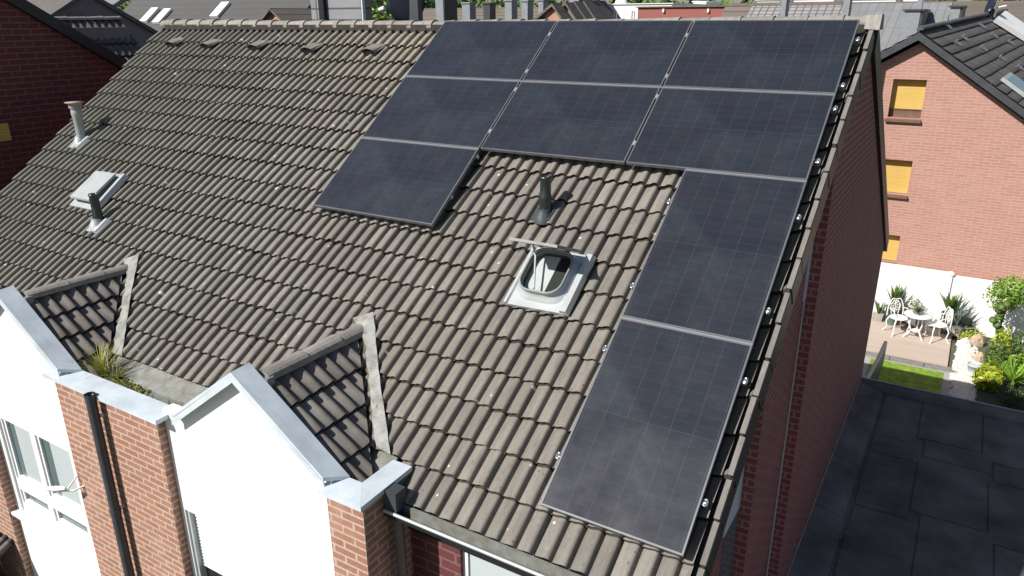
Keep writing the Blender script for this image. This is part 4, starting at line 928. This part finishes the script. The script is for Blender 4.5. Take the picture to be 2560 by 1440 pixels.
def plant(px, py, potmat, r0, r1, h, leafmat, n, L, w, label, square=False, spread=.55, seed=1, name='potted_agave', group='potted agaves along the white wall', Yw=None, lift=0):
    e = empty(name, label, 'potted plant', group); c = atz(px, py, GZ + .003); c.y = min(c.y, 15.84 - r1); e.location = c
    b = MB(); pot(b, (0, 0, 0), r0, r1, h, square); b.build('pot', potmat, e)
    b = MB(); blades(b, (0, 0, h - .02), n, L * 1.1, w * 1.5, spread, seed, .25); b.build('leaves', leafmat, e); return e
plant(2196, 792, 'stone_pot', .13, .15, .22, 'agave', 26, .42, .045, 'small spiky plant in a square grey pot at the left end of the wall', True, seed=2)
plant(2238, 782, 'teal_glaze', .18, .24, .52, 'agave', 70, .70, .06, 'tall agave in a glazed teal pot behind the left chair', seed=3)
plant(2368, 800, 'slate_pot', .14, .20, .62, 'agave', 56, .70, .065, 'tall agave in a high dark tapered pot behind the right chair', seed=4)
plant(2390, 815, 'stone_pot', .17, .20, .28, 'leaf_blue', 46, .75, .045, 'blue-green yucca in a square stone pot to the right of the tall agave', True, seed=5)
e = plant(2418, 805, 'slate_pot', .16, .20, .30, 'leaf_dark', 60, .34, .02, 'dark low heather in a basket next to the yellow-green cushion', seed=6, name='potted_heather', group=None)
pd = empty('flower_planter', 'white planter of pale flowers on a grey pedestal against the wall', 'planter'); c = atz(2290, 772, GZ); c.y = 15.62; pd.location = c
b = MB(); b.box((-.16, -.14, 0), (.16, .14, .48)); b.box((-.19, -.17, .48), (.19, .17, .53)); b.build('pedestal', 'slate_pot', pd); b = MB(); pot(b, (0, 0, .53), .12, .17, .14); b.build('bowl', 'white_iron', pd)
b = MB(); leafcloud(b, (0, 0, .80), (.22, .18, .17), 150, .030, 4); b.build('foliage', 'leaf_mid', pd); b = MB(); leafcloud(b, (-.10, -.02, .80), (.16, .14, .15), 70, .026, 6); b.build('flowers', 'white_iron', pd)
stt = empty('garden_statue', 'white ornate garden figurine stand behind the table', 'statue'); c = atz(2322, 795, GZ); c.y = 15.5; stt.location = c
b = MB(); b.lathe((0, 0, 0), [(.12, 0), (.12, .05), (.06, .10), (.05, .25), (.09, .33), (.11, .45), (.07, .58), (.05, .66), (.075, .74), (.07, .82), (.02, .88)], 14); b.build('figure', 'white_iron', stt)
b = MB(); b.tube([(-.07, 0, .5), (-.2, -.02, .62), (-.16, 0, .8), (-.22, 0, .95)], .016, 6); b.tube([(.07, 0, .5), (.2, -.02, .66), (.16, 0, .85), (.24, 0, 1.02)], .016, 6); b.build('scrolls', 'white_iron', stt); stt.scale = (.75, .75, .75)
fn = empty('table_fern', 'small feathery fern in a glass bowl on the white garden table', 'potted plant'); fn.location = (tp.x - .02, tp.y, GZ + .743)
b = MB(); b.lathe((0, 0, 0), [(.08, 0), (.14, .05), (.15, .07), (.12, .06)], 14); b.build('bowl', 'teal_glaze', fn); b = MB(); blades(b, (0, 0, .05), 70, .30, .03, 1.0, 8, .5, .8); b.build('leaves', 'leaf_mid', fn)
sdm = MB(); c = atz(2425, 850, GZ); leafcloud(sdm, (c.x, c.y, GZ + .10), (.42, .42, .24), 900, .035, 21, .2); tag(sdm.build('sedum_cushion', 'leaf_yellow'), 'bright yellow-green cushion plant at the head of the white stone bed', 'plant')
# rocks and pebbles
for i, (px, py, s_) in enumerate(((2410, 868, .17), (2440, 862, .19), (2445, 905, .16))):
    c = atz(px, py, GZ); b = MB(); rg = random.Random(40 + i); k = 9
    rings = [[c + Vector((math.cos(2 * math.pi * j / k) * s_ * w_r * rg.uniform(.8, 1.15), math.sin(2 * math.pi * j / k) * s_ * w_r * rg.uniform(.7, 1.1), z_r * s_ * rg.uniform(.9, 1.1))) for j in range(k)] for w_r, z_r in ((1, 0), (1.05, .6), (.8, 1.3), (.35, 1.7))]
    b.add([q for r_ in rings for q in r_], [(a_ * k + j, a_ * k + (j + 1) % k, (a_ + 1) * k + (j + 1) % k, (a_ + 1) * k + j) for a_ in range(3) for j in range(k)]); b.add(rings[-1], [tuple(range(k))])
    tag(b.build('garden_rock', 'tan_stone' if i else 'white_stone'), ['pale boulder at the top of the pebble bed', 'tan upright boulder beside the cushion plant', 'tan boulder by the small blue basin'][i], 'rock', 'boulders in the garden bed')
c = atz(2434, 935, GZ); b = MB(); pot(b, c, .13, .19, .26); tag(b.build('blue_basin', 'blue_white'), 'pale blue basin among the boulders', 'basin')
pb = MB(); rg = random.Random(77)
for i in range(1500):
    t_ = rg.random(); py = 850 + t_ * 175; c = atz(2416 + rg.gauss(0, 9 + 6 * t_) - 14 * t_, py, GZ); r = rg.uniform(.035, .085)
    if c.x < 7.16: c.x = 7.16 + rg.random() * .1
    pb.lathe((c.x, c.y, GZ - .01), [(r, 0), (r * rg.uniform(.9, 1.1), r * .5), (r * .5, r * .85)], 7)
tag(pb.build('pebbles', 'white_stone'), 'bed of white pebbles along the patio', 'pebbles', kind='stuff')
# small tree
def tree(name, c, trunk_h, rad, leafmat, n, size, label, group=None, seed=1, tr=.05, cz=None, cat='tree', limbs=5):
    e = empty(name, label, cat, group); c = Vector(c); e.location = c; cz = cz or (trunk_h + rad[2] * .75); rg = random.Random(seed)
    b = MB(); b.tube([(0, 0, 0), (rg.gauss(0, .03), rg.gauss(0, .03), trunk_h * .5), (0, 0, trunk_h), (0, 0, cz)], [tr, tr * .8, tr * .65, tr * .3], 8)
    for i in range(limbs):
        a = 2 * math.pi * i / limbs + rg.random(); b.tube([(0, 0, trunk_h * rg.uniform(.8, 1)), (math.cos(a) * rad[0] * .35, math.sin(a) * rad[1] * .35, cz - rad[2] * .1), (math.cos(a) * rad[0] * .7, math.sin(a) * rad[1] * .7, cz + rad[2] * .25)], [tr * .5, tr * .35, tr * .12], 6)
    b.build('trunk', 'trunk', e)
    b = MB(); leafcloud(b, (0, 0, cz), rad, n, size, seed, .5); b.build('crown', leafmat, e); return e
c = atz(2492, 870, GZ); tt = at(2500, 730, c.y)
tree('topiary_tree', (c.x, c.y, GZ), tt.z - GZ - .35, (.60, .55, .62), 'leaf_bright', 1500, .055, 'small ball-headed tree with bright green leaves before the white wall', seed=11, tr=.035, cz=tt.z - GZ)
for i, (px, py, ht, rx, rz, m_, n_, sz, l) in enumerate((
    (2478, 925, 1.0, .34, .55, 'leaf_mid', 900, .045, 'loose olive-green shrub behind the pebble bed'), (2535, 900, 1.0, .55, .55, 'leaf_mid', 1300, .04, 'wispy green shrub at the right edge behind the fan palm'),
    (2492, 900, .95, .26, .55, 'leaf_yellow', 800, .07, 'tall yellow-green fern-like shrub in the middle of the bed'), (2468, 965, .62, .38, .40, 'leaf_yellow', 1000, .08, 'broad yellow-green shrub just beyond the black roof edge'),
    (2540, 960, .8, .5, .45, 'leaf_bright', 1200, .06, 'bright leafy shrub under the fan palm at the right edge'), (2535, 1005, .35, .5, .30, 'leaf_dark', 1100, .035, 'dark clipped shrub low behind the black roof edge'))):
    c = atz(px, py + (10 if i != 4 else 0), GZ); b = MB(); leafcloud(b, (0, 0, rz * .9), (rx, rx, rz), n_, sz, 60 + i, .5); e = empty('garden_shrub', l, 'shrub', 'shrubs in the garden bed'); e.location = (c.x, c.y, GZ)
    b.build('foliage', m_, e); b = MB(); b.tube([(0, 0, 0), (.03, 0, rz)], [.03, .01], 6); b.build('stem', 'trunk', e)
fp = empty('fan_palm', 'small palm with long light green fronds arching to the right', 'palm'); c = atz(2525, 985, GZ); fp.location = (c.x, c.y, GZ)
b = MB(); blades(b, (0, 0, .3), 70, .95, .05, 1.1, 19, .45, .75); b.build('fronds', 'leaf_bright', fp); b = MB(); b.tube([(0, 0, 0), (0, 0, .35)], [.06, .05], 8); b.build('trunk', 'trunk', fp)
cl = empty('climbing_plant', 'round-leaved climbing stem beneath the small tree', 'plant'); c = atz(2480, 880, GZ); cl.location = (c.x, c.y, GZ)
b = MB(); b.tube([(0, 0, 0), (.05, 0, .7), (.0, 0, 1.5)], .012, 6); b.build('stem', 'trunk', cl); b = MB(); rg = random.Random(3)
for i in range(12): b.lathe((rg.gauss(0, .09), rg.gauss(0, .03), .3 + i * .11), [(.10, 0), (.11, .01), (.02, .015)], 10, ax=(rg.gauss(0, .3), -.8, .6))
b.build('leaves', 'leaf_mid', cl)
# glazed terrace parapet between our wall and the garden
tp_ = empty('terrace_parapet', 'curved dark-framed parapet beside the black flat roof', 'parapet')
pA, pB, pC = atz(2214, 856, -7.75), atz(2194, 900, -7.5), atz(2166, 950, -7.15)
b = MB(); b.tube([pA, pB, pC], .045, 8); b.build('handrail', 'grey_plastic', tp_)
b = MB()
for q_, r_ in ((pA, pB), (pB, pC)): b.prism([q_, r_, Vector((r_.x, r_.y, -8.3)), Vector((q_.x, q_.y, -8.3))], (.04, -.01, 0))
b.build('panel', 'anthracite', tp_)
b = MB(); b.box((4.6, 7.2, -8.2), (5.45, 9.4, -8.15)); b.build('floor', 'white_render', tp_); recenter(tp_, (5.5, 7, GZ))
# ================================================================== skyline beyond the ridge
def gabled(name, label, pxa, pxb, ytop, ybot, Y, dep, roofm, wallm, cat='house', group=None, below=1.6):
    """roof slope facing the camera: eave at Y, ridge at Y+dep, walls below"""
    e = empty(name, label, cat, group)
    zt2 = at((pxa + pxb) / 2, ytop, Y + dep).z; zb = at((pxa + pxb) / 2, ybot, Y).z - below
    x0 = at(pxa, ytop, Y + dep).x; x1 = at(pxb, ytop, Y + dep).x
    b = MB(); b.hexa([(x0, Y, zb - .15), (x1, Y, zb - .15), (x1, Y + dep, zt2 - .15), (x0, Y + dep, zt2 - .15)], [(x0, Y, zb), (x1, Y, zb), (x1, Y + dep, zt2), (x0, Y + dep, zt2)])
    b.hexa([(x0, Y + dep, zt2 - .15), (x1, Y + dep, zt2 - .15), (x1, Y + 2 * dep, zb - .15), (x0, Y + 2 * dep, zb - .15)], [(x0, Y + dep, zt2), (x1, Y + dep, zt2), (x1, Y + 2 * dep, zb), (x0, Y + 2 * dep, zb)])
    b.build('roof', roofm, e)
    b = MB(); b.box((x0, Y + dep - .1, zt2 - .05), (x1, Y + dep + .1, zt2 + .05)); b.build('ridge', 'far_brown', e)
    b = MB(); b.prism([(x1 - .1, Y + .2, GZ), (x1 - .1, Y + 2 * dep - .2, GZ), (x1 - .1, Y + 2 * dep - .2, zb), (x1 - .1, Y + dep, zt2 - .16), (x1 - .1, Y + .2, zb)], (-(x1 - x0) + .2, 0, 0)); b.build('wall', wallm, e)
    recenter(e, ((x0 + x1) / 2, Y, GZ)); 
    def on(px, py, lift=0):     # point on the visible slope
        d = ray(px, py); nn = Vector((0, -(zt2 - zb), dep)).normalized(); P0 = Vector((0, Y, zb)) + nn * lift; return CAM + d * ((P0 - CAM).dot(nn) / d.dot(nn)), nn
    return e, on
def chim(parent, px0, px1, ytop, ybot, Y, mat, d=.6, cap=True):
    a = at(px0, ytop, Y); c = at(px1, ytop, Y); zb = at(px0, ybot, Y).z
    b = MB(); b.box((a.x, Y, zb - 1.2), (c.x, Y + d, a.z))
    if cap: b.box((a.x - .05, Y - .05, a.z), (c.x + .05, Y + d + .05, a.z + .07))
    o = b.build('chimney', mat, parent)
    if parent is not None: o.location = -Vector(parent.location)
    return o
E1, on = gabled('grey_roofed_house', 'wide house with a smooth grey roof and three white skylights, upper left', 385, 850, -70, 60, 13, 5, 'asphalt_courses', 'dark_render')
for px, py in ((352, 57), (383, 60), (527, 45)):
    q, nn = on(px, py, .02); V3 = Vector((0, nn.z, -nn.y)) ; b = MB(); b.prism([q, q + Vector((.55, 0, 0)), q + Vector((.55, 0, 0)) + V3 * 1.0, q + V3 * 1.0], nn * .12); o = b.build('skylight', 'far_white', E1); o.location = -Vector(E1.location)
q, nn = on(700, 42, 0)
b = MB(); w = .9; dz = .75; q = at(695, 48, 12.2); ax_ = at(683, 20, 12.2)
b.prism([(ax_.x - w, 12.2, ax_.z - .72), (ax_.x + w, 12.2, ax_.z - .72), (ax_.x, 12.2, ax_.z - .05)], (0, .2, 0)); o = b.build('gable_dormer', 'far_pink', E1); o.location = -Vector(E1.location)
b = MB()
for sg in (-1, 1): b.hexa([(ax_.x, 12.0, ax_.z - .08), (ax_.x + sg * 1.15, 12.0, ax_.z - .9), (ax_.x + sg * 1.15, 16, ax_.z - .9), (ax_.x, 16, ax_.z - .08)], [(ax_.x, 12.0, ax_.z), (ax_.x + sg * 1.15, 12.0, ax_.z - .82), (ax_.x + sg * 1.15, 16, ax_.z - .82), (ax_.x, 16, ax_.z)])
o2 = b.build('dormer_roof', 'brown_tiles', o)
E2 = empty('plank_clad_house', 'narrow grey plank-clad house front with a dark post behind the ridge', 'house')
a, c = at(772, -40, 9.5), at(920, -40, 9.5); b = MB(); b.box((a.x, 9.5, GZ), (c.x - .35, 10.0, a.z)); b.build('wall', 'plank_clad', E2)
b = MB(); a1, a2 = at(800, 0, 9.45), at(812, 0, 9.45); b.box((a1.x, 9.35, GZ), (a2.x, 9.5, a.z)); b.build('slot', 'black_metal', E2)  # black strip painting in the dark gap between the clad fronts
b = MB(); a1, a2 = at(903, 0, 9.4), at(906, 0, 9.4); b.box((a1.x, 9.38, GZ), (a2.x, 9.5, a.z)); a1, a2 = at(796, 0, 9.4), at(799, 0, 9.4); b.box((a1.x, 9.38, GZ), (a2.x, 9.5, a.z)); b.build('corner_trim', 'blue_white', E2); recenter(E2, ((a.x + c.x) / 2, 10, GZ))
# dish behind our ridge
sd = empty('satellite_dish', 'large navy satellite dish standing just behind the ridge', 'satellite dish', 'satellite dishes')
c = at(1014, 5, 1.1); ax = (c - CAM).normalized(); b = MB(); b.lathe(c, [(.001, -.012), (.14, -.010), (.25, -.004), (.31, .004), (.31, .012), (.24, .008), (.14, .004), (.001, .002)], 32, ax=ax); b.build('dish', 'navy', sd)
b = MB(); p1_ = at(1047, -20, 1.25); b.tube([p1_, p1_ - Vector((0, 0, 1.4))], .04, 10); b.box(p1_ + Vector((-.12, -.12, -.5)), p1_ + Vector((.06, .0, .12))); b.build('mast', 'anthracite', sd)
b = MB(); p2 = at(975, 42, .95); p3 = at(955, 28, .8); b.tube([p2 + Vector((0, .1, -.1)), p3], .012, 6); b.tube([p3 + Vector((-.05, 0, .02)), p3 + Vector((.06, 0, .05))], [.03, .035], 10); b.build('receiver', 'white_plastic', sd); recenter(sd, p1_ - Vector((0, 0, 1.4)))
# row of houses
E3, on3 = gabled('terraced_house', 'long brown-roofed terrace with a line of slim chimneys behind the ridge', 1060, 1400, 21, 50, 26, 4, 'brown_tiles', 'far_pink')
for (x0, x1, yt, m_) in ((1155, 1174, 9, 'slate_clad'), (1208, 1224, 10, 'anthracite'), (1262, 1279, 3, 'slate_clad'), (1304, 1319, 4, 'slate_clad'), (1346, 1358, 2, 'slate_clad')): chim(E3, x0, x1, yt, 40, 27.2, m_)
E4 = empty('slate_chimney', 'tall pale slate-clad chimney to the right of the navy dish', 'chimney'); a, c = at(1087, -30, 8), at(1108, -30, 8); b = MB(); b.box((a.x, 8, GZ), (c.x, 8.5, a.z)); b.build('stack', 'slate_clad', E4)
b = MB(); a2 = at(1112, -30, 8); b.box((c.x, 7.97, GZ), (a2.x, 8.53, a.z)); b.build('corner', 'black_metal', E4); recenter(E4, (a.x, 8, GZ))
hse = [(1385, 1, 'far_pink'), (1418, 0, 'slate_clad'), (1440, 0, 'slate_clad'), (1462, 0, 'slate_clad')]
for i, (px, k_, wm) in enumerate(hse):
    Y = 21 + i * .8; A_ = at(px, 17 - i * 3, Y); l = ['small house with a salmon gable and dark roof beyond the ridge', 'dark-roofed house just right of the salmon gable', 'dark-roofed house in the middle of the slate row', 'dark-roofed house next to the white hall'][i]
    e = empty('row_house', l, 'house', 'small dark-roofed houses in a row'); b = MB(); sw_ = 1.2
    b.prism([A_ + Vector((-.45, 0, -.25)), A_ + Vector((0, 0, 0)), A_ + Vector((sw_, 0, -1.6)), A_ + Vector((sw_, 0, -4)), A_ + Vector((-.45, 0, -4))], (0, 3, 0)); b.build('wall', wm, e)
    b = MB(); b.hexa([A_ + Vector((0, -.2, .02)), A_ + Vector((sw_ + .2, -.2, -1.7)), A_ + Vector((sw_ + .2, 2.2, -1.7)), A_ + Vector((0, 2.2, .02))], [A_ + Vector((0, -.2, .14)), A_ + Vector((sw_ + .2, -.2, -1.58)), A_ + Vector((sw_ + .2, 2.2, -1.58)), A_ + Vector((0, 2.2, .14))])
    b.hexa([A_ + Vector((0, -.2, .02)), A_ + Vector((-1.2, -.2, -.8)), A_ + Vector((-1.2, 2.2, -.8)), A_ + Vector((0, 2.2, .02))], [A_ + Vector((0, -.2, .14)), A_ + Vector((-1.2, -.2, -.68)), A_ + Vector((-1.2, 2.2, -.68)), A_ + Vector((0, 2.2, .14))]); b.build('roof', 'dark_tile' if i else 'brown_tiles', e)
    if i:
        b = MB(); q = A_ + Vector((-.2, 1.2, 0)); b.box(q + Vector((-.35, 0, -1)), q + Vector((.15, .5, .45))); b.build('chimney', 'slate_clad', e)
    recenter(e, A_ + Vector((0, 0, -4)))
def block(name, label, pxa, pxb, yt, Y, dep, mat, cat='building', group=None):
    a, c = at(pxa, yt, Y), at(pxb, yt, Y); b = MB(); b.box((a.x, Y, GZ), (c.x, Y + dep, a.z)); e = empty(name, label, cat, group); b.build('wall', mat, e)
    b = MB(); b.box((a.x - .1, Y - .1, a.z), (c.x + .1, Y + dep, a.z + .05)); b.build('roof_edge', 'far_brown' if mat == 'far_red' else mat, e); recenter(e, ((a.x + c.x) / 2, Y, GZ)); return e
wh = block('white_hall', 'flat white hall in front of the trees, top centre', 1490, 1680, 12, 42, 12, 'far_white')
b = MB(); c = at(1553, 12, 44); b.lathe((c.x, 44, c.z - .1), [(.5, 0), (.4, .4), (.02, .6)], 14); o = b.build('roof_dome', 'far_white', wh); o.location = -Vector(wh.location)
block('white_shed', 'small white block among the trees above the red wall', 1733, 1765, 5, 50, 4, 'far_white')
rw = block('red_walled_building', 'long low building with a plain dull red wall', 1595, 1815, 19, 27, 6, 'far_red')
for px in (1658, 1770):
    b = MB(); c = at(px, 26, 26.9); b.box((c.x - .04, 26.9, c.z - .08), (c.x + .04, 26.99, c.z + .07)); o = b.build('wall_light', 'far_white', rw); o.location = -Vector(rw.location)
for i, (px, l) in enumerate(((1538, 'hooped steel railing end left of the red building'), (1582, 'hooped steel railing end touching the red building'))):
    c = at(px, 27, 18); b = MB(); b.tube([c + Vector((-.03, 0, -1.5)), c + Vector((-.02, 0, 0)), c + Vector((.06, 0, 0)), c + Vector((.1, 0, -1.5))], .02, 6); tag(b.build('ladder_hoop', 'steel'), l, 'railing', 'steel hoops beyond the ridge')
gabled('brown_house', 'narrow house with a brown boarded-looking roof between red building and pale roof', 1815, 1882, 12, 55, 17, 3, 'brown_tiles', 'far_brown')
E5, on5 = gabled('pale_tiled_house', 'house with a pale checkered tile roof and two slate chimneys', 1882, 2118, 9, 52, 14, 3.5, 'pale_tile_roof', 'far_brown')
chim(E5, 1955, 1968, -12, 34, 14.6, 'slate_clad', .4, False); chim(E5, 2112, 2128, -16, 32, 14.6, 'slate_clad', .4, False)
E6, on6 = gabled('slate_roofed_house', 'large house with a blue-grey slate roof and two roof dormers', 2119, 2382, 6, 135, 35, 8, 'slate_roof', 'far_brown', below=.6)
for (x0, x1, yt, yb, l) in ((2262, 2302, 27, 92, 'left'), (2377, 2402, 18, 52, 'right')):
    a, c = at(x0, yt, 36.5), at(x1, yt, 36.5); zb = at(x0, yb, 36.5).z; b = MB(); b.box((a.x, 36.5, zb - .8), (c.x, 41.5, a.z)); o = b.build('dormer', 'slate_clad', E6); o.location = -Vector(E6.location)
    b = MB(); b.box((c.x, 36.55, zb - .8), (c.x + .1, 41.5, a.z)); b.box((a.x - .1, 36.4, a.z), (c.x + .15, 41.5, a.z + .08)); b.build('dormer_side', 'anthracite', o)
chim(E6, 2295, 2308, -4, 24, 40, 'slate_clad', .5)
gabled('far_brown_house', 'brown tiled roof behind the right neighbour dish', 2384, 2640, 4, 90, 50, 8, 'brown_tiles', 'far_brown', below=.5)
for i, (a_, b_, yt, l) in enumerate(((1893, 1950, 1, 'white van-like block behind the pale roof, leftmost'), (1985, 2085, -2, 'low white building behind the two chimneys'), (2130, 2240, -1, 'long white building behind the slate roof'), (2240, 2310, -3, 'white building with dark openings behind the slate roof'))):
    block('white_building', l, a_, b_, yt, 45 + i * 3, 5, 'far_white', group='white buildings in the far distance')
# ---- trees
def far_tree(px, ytop, Y, rx, m_, l, seed, n=900, size=.22):
    top = at(px, ytop, Y); h_ = top.z - GZ; tree('broadleaf_tree', (top.x, Y, GZ), h_ * .45, (rx, rx, h_ * .38), m_, n, size, l, 'trees beyond the roofs', seed, .22, cz=h_ * .64)
far_tree(318, -40, 27, 3.4, 'leaf_bright', 'pale green tree between the dark gable and the grey roof', 1, 1800, .16)
far_tree(938, -60, 13, 1.5, 'leaf_bright', 'bright green tree left of the navy dish', 2, 2200, .12)
far_tree(1190, -5, 60, 3.5, 'leaf_bright', 'bright tree behind the terrace chimneys', 3)
far_tree(1250, 2, 62, 3., 'leaf_yellow', 'yellowish tree behind the third chimney', 4)
far_tree(1405, 0, 52, 2.2, 'leaf_mid', 'green tree above the salmon gable', 5)
far_tree(1685, 4, 48, 2.2, 'leaf_bright', 'light tree right of the white hall', 6)
far_tree(1842, -2, 40, 2.4, 'leaf_bright', 'bushy bright tree above the brown roof', 7, 1500, .2)
far_tree(1790, 3, 42, 2.0, 'leaf_bright', 'smaller bright tree above the right end of the red wall', 8, 1300, .2)
wd = MB(); rg = random.Random(99)
for i in range(46):
    px = 1040 + i * 36 + rg.gauss(0, 10); Y = rg.uniform(75, 95); top = at(px, rg.uniform(-45, -12), Y); h_ = top.z - GZ
    leafcloud(wd, (top.x, Y, GZ + h_ * .55), (4.2, 4.2, h_ * .5), 420, .55, 200 + i, .5, mi=i % 2)
    wd.tube([(top.x, Y, GZ), (top.x, Y, GZ + h_ * .8)], [.3, .1], 6, mi=2)
tag(wd.build('woodland', ['leaf_dark', 'leaf_mid', 'trunk']), 'belt of dark green woodland closing the horizon', 'trees', kind='stuff')
wd = MB()
for i in range(26):
    px = -500 + i * 62 + rg.gauss(0, 10); Y = rg.uniform(55, 70); top = at(px, rg.uniform(-70, -40), Y); h_ = top.z - GZ
    leafcloud(wd, (top.x, Y, GZ + h_ * .55), (8, 8, h_ * .5), 420, .9, 300 + i, .5, mi=i % 2)
    wd.tube([(top.x, Y, GZ), (top.x, Y, GZ + h_ * .8)], [.3, .1], 6, mi=2)
tag(wd.build('woodland', ['leaf_dark', 'leaf_mid', 'trunk']), 'distant trees behind the houses at the left', 'trees', kind='stuff')
S.render.engine = 'CYCLES'
